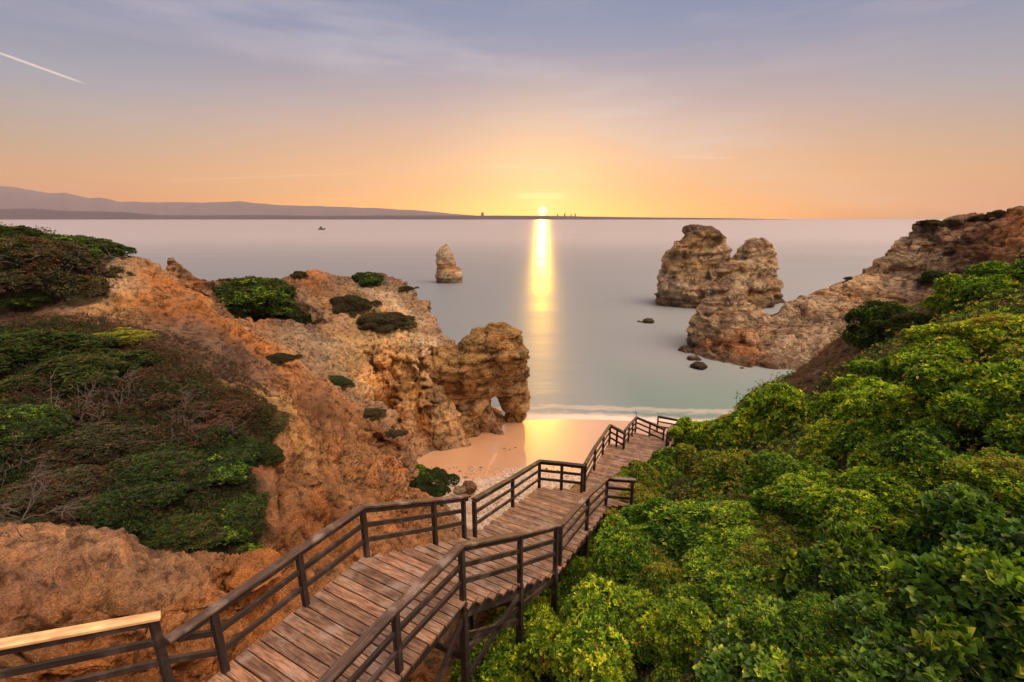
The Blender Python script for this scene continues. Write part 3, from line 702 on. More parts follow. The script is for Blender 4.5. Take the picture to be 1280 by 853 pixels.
# small boat far out
m, n = mat('boat_paint'); finish(n, (0.10, 0.09, 0.09, 1), 0.5); M_boat = m
bx = pz(402, 287.5, 0.0); s = 3.2
V = [(-2.6,0,1.0),(-2,-.8,1.0),(1.5,-.9,1.0),(3,0,1.3),(1.5,.9,1.0),(-2,.8,1.0),(-2.2,0,-.3),(-1.8,-.5,-.3),(1.4,-.5,-.3),(2.4,0,-.3),(1.4,.5,-.3),(-1.8,.5,-.3)]
F = [(i, (i + 1) % 6, (i + 1) % 6 + 6, i + 6) for i in range(6)]
e = empty('fishing_boat', bx)
me = bpy.data.meshes.new('hull'); me.from_pydata([(a * s, b_ * s, c * s) for a, b_, c in V], [], F + [tuple(range(5, -1, -1)), tuple(range(6, 12))])
new_obj('hull', me, e, [M_boat])
V, F = [], []; box(V, F, (-.3 * s, 0, 1.6 * s), (.7 * s, .55 * s, .6 * s)); box(V, F, (-.3 * s, 0, 2.25 * s), (.85 * s, .65 * s, .06 * s)); new_obj('cabin', np_mesh('cabin', V, F), e, [M_boat])
tag(e, 'tiny dark boat on the pale water far out at left', 'boat')

# ------------------------------------------------------------------ wooden staircase
def wood_material(name, ca, cb, rough, island=True):
    m, n = mat(name)
    geo = n.n('ShaderNodeNewGeometry'); tcw = n.n('ShaderNodeUVMap', uv_map='grain')
    uv = tcw.outputs[0]
    g = n.noise(uv, 1.0, 6, 0.7, (3.0, 42.0, 1)); g2 = n.noise(uv, 1.0, 4, 0.6, (1.6, 5.0, 1)); g3 = n.noise(geo.outputs['Position'], 2.3, 4, 0.6)
    rnd = geo.outputs['Random Per Island']
    c = n.mix(n.smooth(g, 0.35, 0.66), (*ca, 1), (*cb, 1))
    c = n.mix(1.0, c, n.ramp(rnd, [(0, (0.62, 0.58, 0.56)), (0.5, (1, 1, 1)), (1, (1.25, 1.12, 1.02))]), 'MULTIPLY')
    c = n.mix(1.0, c, n.ramp(n.smooth(g2, 0.3, 0.7), [(0, (0.6, 0.52, 0.5)), (1, (1.25, 1.25, 1.25))]), 'MULTIPLY')
    c = n.mix(n.m('MULTIPLY', n.smooth(g3, 0.5, 0.68), 0.5 if island else 0.15), c, (0.34, 0.27, 0.24, 1))      # worn, salt-bleached patches
    h = n.m('ADD', n.m('MULTIPLY', g, 0.6), g2)
    finish(n, c, n.smooth(g2, 0.3, 0.7, rough, rough + 0.25), h, 0.5, 0.006, {'Specular IOR Level': 0.5})
    return m
M_deck = wood_material('weathered_deck_boards', (0.10, 0.052, 0.032), (0.38, 0.235, 0.15), 0.5)
M_dark = wood_material('dark_treated_timber', (0.012, 0.008, 0.007), (0.035, 0.022, 0.019), 0.65, False)
M_top = wood_material('sun_bleached_rail_top', (0.035, 0.022, 0.017), (0.11, 0.07, 0.055), 0.7)
M_new = wood_material('fresh_pale_timber', (0.50, 0.36, 0.19), (0.66, 0.50, 0.29), 0.6, False)

class MB:
    """collects oriented boards into one mesh with a grain UV running along each board"""
    def __init__(s): s.V, s.F, s.U = [], [], []
    def beam(s, a, b, w, h, up=(0, 0, 1), dz=0.0, bev=0.006, wob=0.0):
        a, b = Vector(a), Vector(b); d = (b - a); L = d.length; d.normalize(); up = Vector(up)
        x = d.cross(up)
        if x.length < 1e-4: x = d.cross(Vector((0.3, 1, 0)))
        x.normalize(); z = x.cross(d).normalized()
        o = len(s.V); u0 = random.uniform(0, 50)
        hw, hh = w / 2, h / 2; e = min(bev, hw * .4, hh * .4)
        prof = [(-hw + e, -hh), (hw - e, -hh), (hw, -hh + e), (hw, hh - e), (hw - e, hh), (-hw + e, hh), (-hw, hh - e), (-hw, -hh + e)]
        for t, base in ((0, a), (L, b)):
            jx, jz = random.uniform(-wob, wob), random.uniform(-wob, wob)
            for p, q in prof: s.V.append(base + x * (p + jx) + z * (q + dz + jz)); s.U.append((u0 + t, u0 + p + q * 1.3))
        n = 8
        for i in range(n): k = (i + 1) % n; s.F.append((o + i, o + k, o + n + k, o + n + i))
        s.F.append(tuple(o + i for i in reversed(range(n)))); s.F.append(tuple(o + n + i for i in range(n)))
    def build(s, name, m, parent=None):
        me = bpy.data.meshes.new(name); me.from_pydata(s.V, [], s.F)
        uv = me.uv_layers.new(name='grain'); U = s.U
        vi = np.zeros(len(me.loops), dtype=np.int32); me.loops.foreach_get('vertex_index', vi)
        uv.data.foreach_set('uv', np.array(U, dtype=np.float32)[vi].ravel())
        return new_obj(name, me, parent, [m])

stair = empty('wooden_staircase', (-2.3, 5.4, 20.7))
tag(stair, 'long weathered wooden staircase with dark railings zigzagging down to the beach', 'staircase')
SO = Vector(stair.location)
def sp(x, y, z): return Vector((x, y, z)) - SO

def flight(L0, R0, z0, L1, R1, z1, steps, planks, label=None, over=0.06):
    deck = MB(); L0, R0, L1, R1 = map(Vector, (L0, R0, L1, R1))
    tot = steps * planks
    for k in range(steps):
        z = z0 + (z1 - z0) * (k + (1 if steps > 1 else 0)) / steps if steps > 1 else z0
        for j in range(planks):
            t0 = (k * planks + j) / tot; t1 = (k * planks + j + 1) / tot; tm = (t0 + t1) / 2
            lw = (L1 - L0).length / tot; rw = (R1 - R0).length / tot
            a = L0.lerp(L1, tm); b = R0.lerp(R1, tm); d = (b - a).normalized() * over
            run = ((L1 - L0) / tot + (R1 - R0) / tot) / 2
            wperp = abs(run.x * d.y - run.y * d.x) / over
            gap = 0.018
            j1, j2 = random.uniform(-.012, .012), random.uniform(-.012, .012)
            deck.beam(sp(a.x - d.x * (1 + j1 * 20), a.y - d.y * (1 + j1 * 20), z - .0225), sp(b.x + d.x * (1 + j2 * 20), b.y + d.y * (1 + j2 * 20), z - .0225), wperp - gap, 0.045, wob=0.0025, bev=0.004)
    deck.build('deck', M_deck, stair)
    def strg(A_, B_, off, wd):
        st = MB(); drop = 0.17 if steps == 1 else 0.30
        side = off
        st.beam(sp(A_.x + side.x, A_.y + side.y, z0 - drop), sp(B_.x + side.x, B_.y + side.y, z1 - drop), wd, 0.24)
        if steps > 1:
            for k in range(steps):
                z = z0 + (z1 - z0) * (k + 1) / steps
                p = A_.lerp(B_, k / steps) + side; q = A_.lerp(B_, (k + 1) / steps) + side
                st.beam(sp(p.x, p.y, z - 0.105), sp(q.x, q.y, z - 0.105), wd - .005, 0.115)
        st.build('stringer', M_dark, stair)
    sd = (R0 - L0).normalized() * 0.04
    strg(L0, L1, sd, .055); strg(R0, R1, -sd, .055); strg(L0.lerp(R0, .5), L1.lerp(R1, .5), sd * 0, .055)
flight((-6.6, 3.1), (-4.7, 1.9), 21.7, (-4.25, 4.9), (-2.3, 3.87), 20.7, 6, 2)
flight((-4.25, 4.9), (-2.3, 3.87), 20.7, (-2.80, 7.40), (-0.84, 6.37), 20.7, 1, 15)
flight((-2.80, 7.40), (-0.84, 6.37), 20.7, (-1.0, 9.8), (1.0, 8.7), 19.25, 9, 2)
flight((-1.0, 9.8), (1.0, 8.7), 19.25, (1.0, 14.8), (3.24, 13.7), 17.4, 12, 3)
flight((1.0, 14.8), (3.24, 13.7), 17.4, (2.5, 14.6), (4.2, 13.75), 17.4, 1, 4)
flight((2.5, 14.6), (4.2, 13.75), 17.4, (5.3, 22.5), (7.4, 21.7), 15.13, 15, 3)
flight((5.3, 22.5), (7.5, 21.7), 15.13, (5.85, 22.3), (8.0, 21.4), 15.13, 1, 2)
flight((5.85, 22.3), (8.0, 21.4), 15.13, (8.1, 27.3), (10.1, 26.2), 13.4, 11, 3)
flight((9.1, 27.7), (10.1, 26.1), 13.4, (11.3, 28.5), (12.3, 26.9), 12.6, 4, 3)
flight((11.3, 28.5), (12.3, 26.9), 12.6, (15.5, 34), (17.0, 32.6), 8.5, 22, 2)

H = 1.08
def railing(pts, hand=M_top, ext0=0.0, ext1=0.1, hand_on=True, mids=(0.70, 0.36), posts=True, hstart=None):
    """posts standing at pts (x, y, z of the deck); handrail and two rails are boards from post to post"""
    P = [Vector(p) for p in pts]
    if posts:
        for p in P:
            pm = MB(); pm.beam(p - SO + Vector((0, 0, -0.34)), p - SO + Vector((0, 0, H - 0.02)), 0.095, 0.095, up=(0.45, 0.9, 0), bev=0.008, wob=.004)
            pm.build('post', M_dark, stair)
    hr, ur, md = MB(), MB(), MB()
    for i in range(len(P) - 1):
        a, b = P[i] - SO, P[i + 1] - SO; d = (b - a).normalized()
        e0 = ext0 if i == 0 else 0.03; e1 = ext1 if i == len(P) - 2 else 0.03
        up = Vector((0, 0, 1))
        if hand_on:
            hr.beam(a - d * e0 + up * (H + .012), b + d * e1 + up * (H + .012), 0.15, 0.042, wob=.004)
            ur.beam(a - d * e0 * .8 + up * (H - .065), b + d * e1 * .8 + up * (H - .065), 0.05, 0.105, wob=.003)
        for h in mids: md.beam(a - d * .05 + up * h, b + d * .05 + up * h, 0.05, 0.095, wob=.005)
    if hand_on:
        hr.build('handrail', hand, stair); ur.build('rail', M_dark, stair)
    md.build('rail', M_dark, stair)
z0 = 20.7
# upper flight, pale new board on top
railing([(-8.0, 2.3, 22.3), (-6.3, 3.5, 21.62), (-4.62, 4.72, 20.96)], hand=M_new, ext1=0.08)
railing([(-4.62, 4.72, 20.96), (-4.13, 5.09, z0)], hand_on=False, posts=False)
railing([(-4.13, 5.09, z0), (-3.47, 6.25, z0), (-2.80, 7.40, z0)], ext0=0.55, ext1=0.0)
railing([(-2.80, 7.40, z0), (-1.75, 8.85, 19.85), (-1.18, 9.62, 19.42)], ext1=0.22, posts=False)
for p in ((-1.75, 8.85, 19.85), (-1.18, 9.62, 19.42)): railing([p], hand_on=False, mids=())if False else None
def lone_post(p):
    pm = MB(); pm.beam(Vector(p) - SO + Vector((0, 0, -0.34)), Vector(p) - SO + Vector((0, 0, H - 0.02)), 0.095, 0.095, up=(0.45, 0.9, 0), bev=0.008); pm.build('post', M_dark, stair)
lone_post((-1.75, 8.85, 19.85)); lone_post((-1.18, 9.62, 19.42))
railing([(-2.5, 3.5, z0), (-1.62, 5.1, z0), (-0.84, 6.37, z0)], ext1=0.0)
railing([(-0.84, 6.37, z0), (0.16, 7.62, 19.93), (0.98, 8.62, 19.38)], ext1=0.12, posts=False)
lone_post((0.16, 7.62, 19.93)); lone_post((0.98, 8.62, 19.38))
railing([(-0.95, 9.95, 19.12), (0.02, 12.35, 18.25), (1.0, 14.8, 17.4), (1.8, 14.66, 17.4), (2.52, 14.5, 17.4)], hand=M_dark)
railing([(1.12, 9.0, 19.1), (2.18, 11.4, 18.28), (3.24, 13.7, 17.4), (4.08, 13.58, 17.4)])
railing([(2.66, 14.75, 17.3), (3.5, 17.3, 16.62), (4.4, 19.9, 15.87), (5.3, 22.5, 15.13), (5.58, 22.05, 15.13), (5.85, 21.6, 15.13)], hand=M_dark, ext1=0.02)
railing([(5.95, 21.9, 15.1), (6.66, 23.7, 14.55), (7.38, 25.5, 13.97), (8.1, 27.3, 13.4), (8.75, 26.45, 13.4), (9.35, 25.6, 13.4)], hand=M_dark)
railing([(8.2, 21.9, 15.0), (9.1, 24.0, 14.2), (9.95, 25.9, 13.5)])
railing([(9.98, 26.05, 13.4), (11.2, 26.45, 12.95), (12.6, 27.0, 12.3)], hand=M_dark)
railing([(9.8, 28.1, 13.1), (11.35, 28.6, 12.6), (13.0, 30.6, 11.2)], hand=M_dark)
# legs and braces down to the earth
def leg(x, y, zt, w_=0.12):
    g = ground_z(x, y, zt - 0.3) - 0.3
    lm = MB(); lm.beam(sp(x, y, g), sp(x, y, zt - 0.1), w_, w_, up=(0.45, 0.9, 0)); lm.build('support_leg', M_dark, stair); return g + .3
for p in [(-1.62,5.1,z0),(-.84,6.37,z0),(.16,7.62,19.93),(.98,8.62,19.38),(-4.0,5.0,z0),(-2.75,7.3,z0),(-1.1,9.6,19.4),(0.05,12.3,18.25),(1.05,14.7,17.4),(2.2,11.45,18.3),(2.6,14.5,17.4),
          (3.5,17.3,16.62),(4.4,19.9,15.87),(5.35,22.4,15.13),(6.66,23.7,14.55),(8.1,27.2,13.4),(9.3,25.7,13.4),(11.3,28.4,12.6)]:
    leg(*p)
for a, b in [((-1.62,5.1,19.0),(-.84,6.37,20.3)),((-.84,6.37,18.9),(.16,7.62,19.6)),((-.84,6.40,19.55),(.98,8.66,19.0)),((-.84,6.37,19.9),(.16,7.62,18.9)),((-.84,6.37,19.4),(-2.75,7.3,19.4)),((.16,7.62,19.2),(-1.75,8.85,19.2)),((.98,8.62,18.8),(-1.1,9.6,18.8))]:
    bm_ = MB(); bm_.beam(sp(*a), sp(*b), 0.05, 0.13); bm_.build('brace', M_dark, stair)

# ------------------------------------------------------------------ plants
def leaf_material(name, trans=0.35, rough=0.5):
    m, n = mat(name)
    c = n.n('ShaderNodeVertexColor', layer_name='Col').outputs[0]
    oi = n.n('ShaderNodeObjectInfo').outputs['Random']
    c = n.mix(1.0, c, n.ramp(oi, [(0, (0.8, 0.86, 0.8)), (0.5, (1, 1, 1)), (1, (1.22, 1.08, 0.9))]), 'MULTIPLY')
    p = n.n('ShaderNodeBsdfPrincipled', i_0=c); p.inputs['Roughness'].default_value = rough; p.inputs['Specular IOR Level'].default_value = 0.3
    t = n.n('ShaderNodeBsdfTranslucent'); n.set(t.inputs[0], n.mix(1.0, c, (1.6, 1.7, 0.6, 1), 'MULTIPLY'))
    mx = n.n('ShaderNodeMixShader'); mx.inputs[0].default_value = trans
    n.t.links.new(p.outputs[0], mx.inputs[1]); n.t.links.new(t.outputs[0], mx.inputs[2])
    o = n.n('ShaderNodeOutputMaterial'); n.t.links.new(mx.outputs[0], o.inputs[0]); return m
M_leaf = leaf_material('leaves', 0.35, 0.6); M_ivy = leaf_material('ivy_leaves', 0.3, 0.5)
m, n = mat('twigs'); geo = n.n('ShaderNodeNewGeometry'); finish(n, n.mix(n.noise(geo.outputs[0], 3, 3), (0.045, 0.034, 0.028, 1), (0.11, 0.085, 0.07, 1)), 0.9); M_twig = m
m, n = mat('dark_twigs'); finish(n, (0.055, 0.038, 0.026, 1), 0.9); M_stem = m

GREENS = {
 'fresh': [((0.12, 0.23, 0.022), 4), ((0.22, 0.37, 0.03), 4), ((0.42, 0.50, 0.045), 3), ((0.04, 0.10, 0.018), 3), ((0.30, 0.15, 0.05), .2)],
 'mid':   [((0.06, 0.15, 0.022), 5), ((0.12, 0.24, 0.028), 4), ((0.24, 0.35, 0.035), 2.4), ((0.028, 0.07, 0.016), 4), ((0.22, 0.11, 0.045), .2)],
 'deep':  [((0.018, 0.040, 0.013), 5), ((0.030, 0.062, 0.016), 4), ((0.055, 0.09, 0.022), 2), ((0.07, 0.048, 0.026), 1)],
 'grey':  [((0.035, 0.045, 0.028), 4), ((0.055, 0.062, 0.035), 3), ((0.08, 0.055, 0.04), 2), ((0.10, 0.10, 0.05), 1)],
 'heath': [((0.085, 0.042, 0.035), 5), ((0.12, 0.062, 0.048), 4), ((0.055, 0.038, 0.026), 4), ((0.07, 0.07, 0.025), 1.5)],
 'rust':  [((0.26, 0.24, 0.05), 4), ((0.22, 0.27, 0.045), 5), ((0.18, 0.08, 0.045), 1.6), ((0.07, 0.13, 0.025), 5)],
 'ivy':   [((0.04, 0.10, 0.02), 6), ((0.07, 0.16, 0.025), 5), ((0.14, 0.25, 0.03), 3), ((0.28, 0.36, 0.05), 1), ((0.022, 0.05, 0.015), 3)],
}
def pick(pal, n, r):
    c = np.array([p[0] for p in GREENS[pal]]); w_ = np.array([p[1] for p in GREENS[pal]], float)
    return c[r.choice(len(c), n, p=w_ / w_.sum())] * (1 + r.normal(0, .12, (n, 1)))
def unit(v): return v / (np.linalg.norm(v, axis=1, keepdims=True) + 1e-9)
def rosettes(C, N, size, per, r, colr, spread=0.95, aspect=0.45, lobed=False):
    """whorls of leaves: C centres, N axes, size metres (array), per leaves each; every leaf is a folded diamond"""
    k = len(C); C = np.repeat(C, per, 0); N = np.repeat(N, per, 0); s = np.repeat(size, per)[:, None] * r.uniform(.65, 1.25, (k * per, 1))
    cc = np.repeat(colr, per, 0) * r.uniform(.75, 1.25, (k * per, 1))
    T = unit(np.cross(N, r.normal(size=N.shape))); ph = r.uniform(.25, 1.0, (k * per, 1)) * spread * math.pi / 2
    D = unit(N * np.cos(ph) + T * np.sin(ph)); S = unit(np.cross(D, N) + r.normal(0, .25, D.shape)); U = np.cross(S, D)
    a = C + D * s * .08; tip = C + D * s + U * s * r.uniform(-.25, .05, (k * per, 1)); md = C + D * s * .55
    l = md + S * s * aspect * .5 + U * s * .07; rr = md - S * s * aspect * .5 + U * s * .07
    if lobed:      # ivy: heart base, two side lobes, pointed tip
        w_ = s * aspect * .5; dr = U * s * -.10
        l1, l2 = C + D * s * .16 + S * w_ * 1.05 + dr, C + D * s * .60 + S * w_ * .62
        r1, r2 = C + D * s * .16 - S * w_ * 1.05 + dr, C + D * s * .60 - S * w_ * .62
        a = C + D * s * .26
        V = np.stack([a, l1, l2, tip, r1, r2], 1).reshape(-1, 3); b6 = np.arange(0, len(V), 6)[:, None]
        F = np.vstack([b6 + np.array([0, 1, 2, 3]), b6 + np.array([0, 3, 5, 4])])
        return V, F, np.repeat(cc, 6, 0)
    V = np.stack([a, l, tip, rr], 1).reshape(-1, 3); F = np.arange(len(V)).reshape(-1, 4)
    return V, F, np.repeat(cc, 4, 0)
def twigs(base, tips, r, rad=0.012, seg=4, wig=0.12):
    V, F = [], []
    for b, t in zip(base, tips):
        L_ = np.linalg.norm(t - b); pts = [b + (t - b) * i / seg + (r.normal(0, wig * L_ / seg, 3) if 0 < i < seg else 0) for i in range(seg + 1)]
        for i, p in enumerate(pts):
            q = rad * (1 - .8 * i / seg)
            for a in range(3): V.append(p + np.array([math.cos(a * 2.094) * q, math.sin(a * 2.094) * q, 0 if abs(t[2] - b[2]) > .3 * L_ else q * math.sin(a * 2.094)]))
        o = len(V) - 3 * (seg + 1)
        for i in range(seg):
            for a in range(3): F.append((o + i * 3 + a, o + i * 3 + (a + 1) % 3, o + i * 3 + 3 + (a + 1) % 3, o + i * 3 + 3 + a))
    return np.array(V), np.array(F)
def bush_proto(seed, pal, pal2, nros, size, lobes=17, flat=0.95, per=6, aspect=.45, lobed=False, ragged=False):
    """unit-radius dome of foliage made of overlapping lobes with gaps between them"""
    r = np.random.default_rng(seed)
    lc = unit(r.normal(size=(lobes, 3))) * r.uniform(.35, .72, (lobes, 1)); lc[:, 2] = np.abs(lc[:, 2]) * .9
    lr = r.uniform(.17, .36, lobes)
    if ragged: lc[:, :2] *= r.uniform(.8, 1.6, (lobes, 1)); lr *= r.uniform(.5, 1.0, lobes); lc = np.vstack([lc, [[0, 0, .25]]]); lr = np.append(lr, .55)
    P, N, K = [], [], []
    for i in range(len(lr)):
        n_ = int(nros * lr[i] ** 2 * 1.1)
        d = unit(r.normal(size=(n_, 3))); d[:, 2] = np.where(d[:, 2] < -.35, -d[:, 2], d[:, 2])
        rad = lr[i] * (1 + fbm(d * 2.2 + i * 3, 3, seed + i) * .35) * (1 - r.beta(1, 6, n_) * .5)
        p = lc[i] + d * rad[:, None]
        keep = np.ones(n_, bool)
        for j in range(len(lr)):
            if j != i: keep &= np.linalg.norm(p - lc[j], axis=1) > lr[j] * .8
        P.append(p[keep]); N.append(d[keep]); K.append(np.full(keep.sum(), i))
    P, N, K = np.vstack(P), np.vstack(N), np.concatenate(K)
    P[:, 2] = np.maximum(P[:, 2], -.15) * flat
    N = unit(N + np.array([0, 0, .45]) + r.normal(0, .3, N.shape))
    c1, c2 = pick(pal, len(P), r), pick(pal2, len(P), r)
    use2 = (fbm(P * 2.5, 2, seed + 50) + r.normal(0, .25, len(P)) > .28)
    c = np.where(use2[:, None], c2, c1)
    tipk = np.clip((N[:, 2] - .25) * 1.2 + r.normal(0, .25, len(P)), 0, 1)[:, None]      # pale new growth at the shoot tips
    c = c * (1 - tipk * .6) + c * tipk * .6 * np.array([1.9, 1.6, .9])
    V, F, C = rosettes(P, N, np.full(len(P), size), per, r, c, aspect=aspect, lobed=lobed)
    # branches
    nt_ = 26; tips = P[r.choice(len(P), nt_)] * r.uniform(.9, 1.16, (nt_, 1)); base = np.c_[r.normal(0, .06, (nt_, 2)), np.full(nt_, -.1)]
    TV, TF = twigs(base, tips, r, .014)
    return np_mesh('foliage', V, F, C), np_mesh('stems', TV, TF)
PROTO = {
 'fresh': [bush_proto(101 + i, 'fresh', ('mid', 'rust', 'mid')[i % 3], 8500, (.062, .05, .072)[i], lobes=(17, 30, 22)[i], ragged=i > 0) for i in range(3)],
 'mid':   [bush_proto(201 + i, 'mid', ('deep', 'fresh', 'fresh')[i % 3], 8500, (.06, .074, .05)[i], lobes=(17, 26, 30)[i], ragged=i > 0) for i in range(3)],
 'deep':  [bush_proto(301 + i, 'deep', ('mid', 'grey')[i % 2], 8500, .052, lobes=28, ragged=True) for i in range(2)],
 'deepmid': [bush_proto(351 + i, 'deep', ('deep', 'grey', 'mid')[i], 9500, .05, lobes=34, ragged=True) for i in range(3)],
 'grey':  [bush_proto(401 + i, 'grey', 'heath', 9500, .045, lobes=32, ragged=True) for i in range(2)],
 'fine':  [bush_proto(501 + i, 'fresh', 'mid', 10500, .046) for i in range(2)],
 'finemid': [bush_proto(551 + i, 'mid', 'fresh', 10500, .046) for i in range(2)],
 'rust':  [bush_proto(601 + i, 'rust', 'mid', 8000, .055, lobes=28, ragged=True) for i in range(2)],
 'ivy':   [bush_proto(701 + i, 'ivy', ('mid', 'fresh')[i], 3200, .095, per=4, aspect=1.0, lobed=True) for i in range(2)],
}
def fill_mats(pr, lm):
    for a, b_ in pr:
        if not a.materials: a.materials.append(lm); b_.materials.append(M_stem)
for k, v in PROTO.items(): fill_mats(v, M_ivy if k == 'ivy' else M_leaf)
cnt = {}
def bush(px, py, rpx, kind, label, name='shrub', cat='shrub', group='bushes of the right-hand thicket', sq=(1, 1, 1), sink=0.15, bvh=None, lift=0.0):
    b_ = bvh or BVH
    h = b_.ray_cast(Vector((0, 0, EYE)), raydir(px, py).normalized())
    p = h[0]
    if p is None: return None
    d = (p - Vector((0, 0, EYE))).length; r_ = rpx * d / 569 / max(1.0, math.hypot((px - 640) / 569, .3)) ** .6
    i = cnt.get(kind, 0); cnt[kind] = i + 1
    fm, sm_ = PROTO[kind][i % len(PROTO[kind])]
    e = empty(name, p - Vector((0, 0, r_ * sink - lift)))
    f = bpy.data.objects.new('foliage', fm); col.objects.link(f); f.parent = e
    s_ = bpy.data.objects.new('stems', sm_); col.objects.link(s_); s_.parent = e
    r_ *= 1.15; vx, vz = (random.uniform(.85, 1.3), random.uniform(.75, 1.2)) if sq == (1, 1, 1) else (1, 1); e.scale = (r_ * sq[0] * vx, r_ * sq[1], r_ * sq[2] * vz); e.rotation_euler = (random.uniform(-.1, .1), random.uniform(-.1, .1), random.uniform(0, 6.28))
    if sq != (1, 1, 1): e.rotation_euler[2] = 0
    return tag(e, label, cat, group)
RB = [
 (802,610,32,'rust','bronze-green bush tucked against the outer edge of the landing'),
 (722,700,44,'finemid','dark green bush pressed against the right rail of the middle flight'),
 (756,662,36,'fresh','bright bush filling the corner under the right rail of the landing'),
 (772,632,28,'mid','small bush growing up to the end post of the landing rail'),
 (690,735,36,'mid','small dark bush under the last post of the second handrail'),
 (640,800,46,'fresh','yellow-tipped bush in front of the legs under the stairs'),
 (655,850,72,'fine','bright yellow-green bush at the bottom centre, closest to the legs under the stairs'),
 (715,760,62,'finemid','leafy green bush just below the end of the second handrail'),
 (765,830,85,'fine','large yellow-green bush filling the bottom edge right of the closest stair legs'),
 (725,690,38,'fine','small yellow-green bush spilling against the lower railing of the middle flight'),
 (790,720,58,'mid','mid-green bush one step uphill from the small one at the middle railing'),
 (800,650,42,'rust','red-tinged bush beside the landing rail of the middle flight'),
 (840,598,40,'mid','dark-hearted round bush leaning over the lower stair flight'),
 (880,560,34,'fresh','yellowish bush crest beside the far end of the stairs'),
 (918,545,30,'rust','rusty thin-leaved bush on the slope crest left of the round dark bush'),
 (966,548,62,'finemid','big round dark-green bush standing out against the sea'),
 (905,615,50,'rust','bronze-leaved bush halfway up the slope above the lower flight'),
 (870,680,62,'mid','broad green bush in the middle of the slope above the landing'),
 (940,680,55,'fresh','yellow-green bush right of the broad one above the landing'),
 (1000,620,52,'mid','dark green bush under the big round one'),
 (1052,560,45,'fresh','small bright mound behind the big round dark bush'),
 (1012,528,24,'mid','small green shrub at the foot of the bare pink bank'),
 (1082,512,38,'fresh','yellow-green mound above the bare pink bank'),
 (1140,474,38,'mid','green mound on the crest below the low dark shrub'),
 (1110,545,50,'fresh','light green mound in the upper middle of the thicket'),
 (1050,650,62,'fine','fine-leaved lime-yellow mound in the middle of the right thicket'),
 (1140,640,66,'fine','widest fine-leaved lime mound near the middle right'),
 (960,760,70,'finemid','soft green bush with pale tips low in the thicket'),
 (860,800,66,'finemid','deep green bush at the bottom edge, beside a dark gap'),
 (1060,745,66,'ivy','dark big-leaved climber mound in the lower middle of the thicket'),
 (950,850,62,'ivy','low broad-leaved clump at the bottom edge below the soft green bush'),
 (1140,745,64,'finemid','dark fine-leaved bush surrounded by big-leaved climbers'),
 (1225,700,66,'ivy','yellow-flushed ivy mound at the right edge'),
 (1230,800,80,'ivy','large-leaved ivy in the lower right corner'),
 (1130,835,72,'ivy','drooping big-leaved ivy at the bottom edge left of the corner'),
 (1040,830,56,'mid','shadowy green bush between two ivy clumps at the bottom edge'),
 (1190,590,56,'mid','dark green bush just above the widest lime mound'),
 (1255,615,50,'fresh','bright bush touching the right edge halfway up'),
 (1180,520,52,'fresh','yellow-green bush in the upper right thicket'),
 (1250,520,52,'mid','deeper green bush at the right edge above the bright one'),
 (1190,455,44,'fresh','bright crest bush below the dark clipped-looking ridge shrub'),
 (1250,430,46,'fresh','bright green bush at the right edge under the ridge shrub'),
 (1165,432,24,'rust','reddish tufted bush between the crest bushes and the low dark shrub'),
 (1212,388,34,'mid','left half of the long flat-topped dark shrub on the ridge'),
 (1262,365,38,'finemid','right half of the long flat-topped dark shrub on the ridge'),
 (1098,420,38,'deep','low dark spreading shrub on the ridge above the bare pink bank'),
 (1140,412,26,'deep','small dark shrub joined to the right of the low spreading one'),
 (760,760,40,'fresh','little yellow tufted bush squeezed between the larger bottom bushes'),
 (830,745,44,'rust','bronze and green bush above the deep green bottom bush'),
 (990,700,46,'rust','warm-tinted bush left of the lime mounds'),
]
for t in RB: bush(*t)
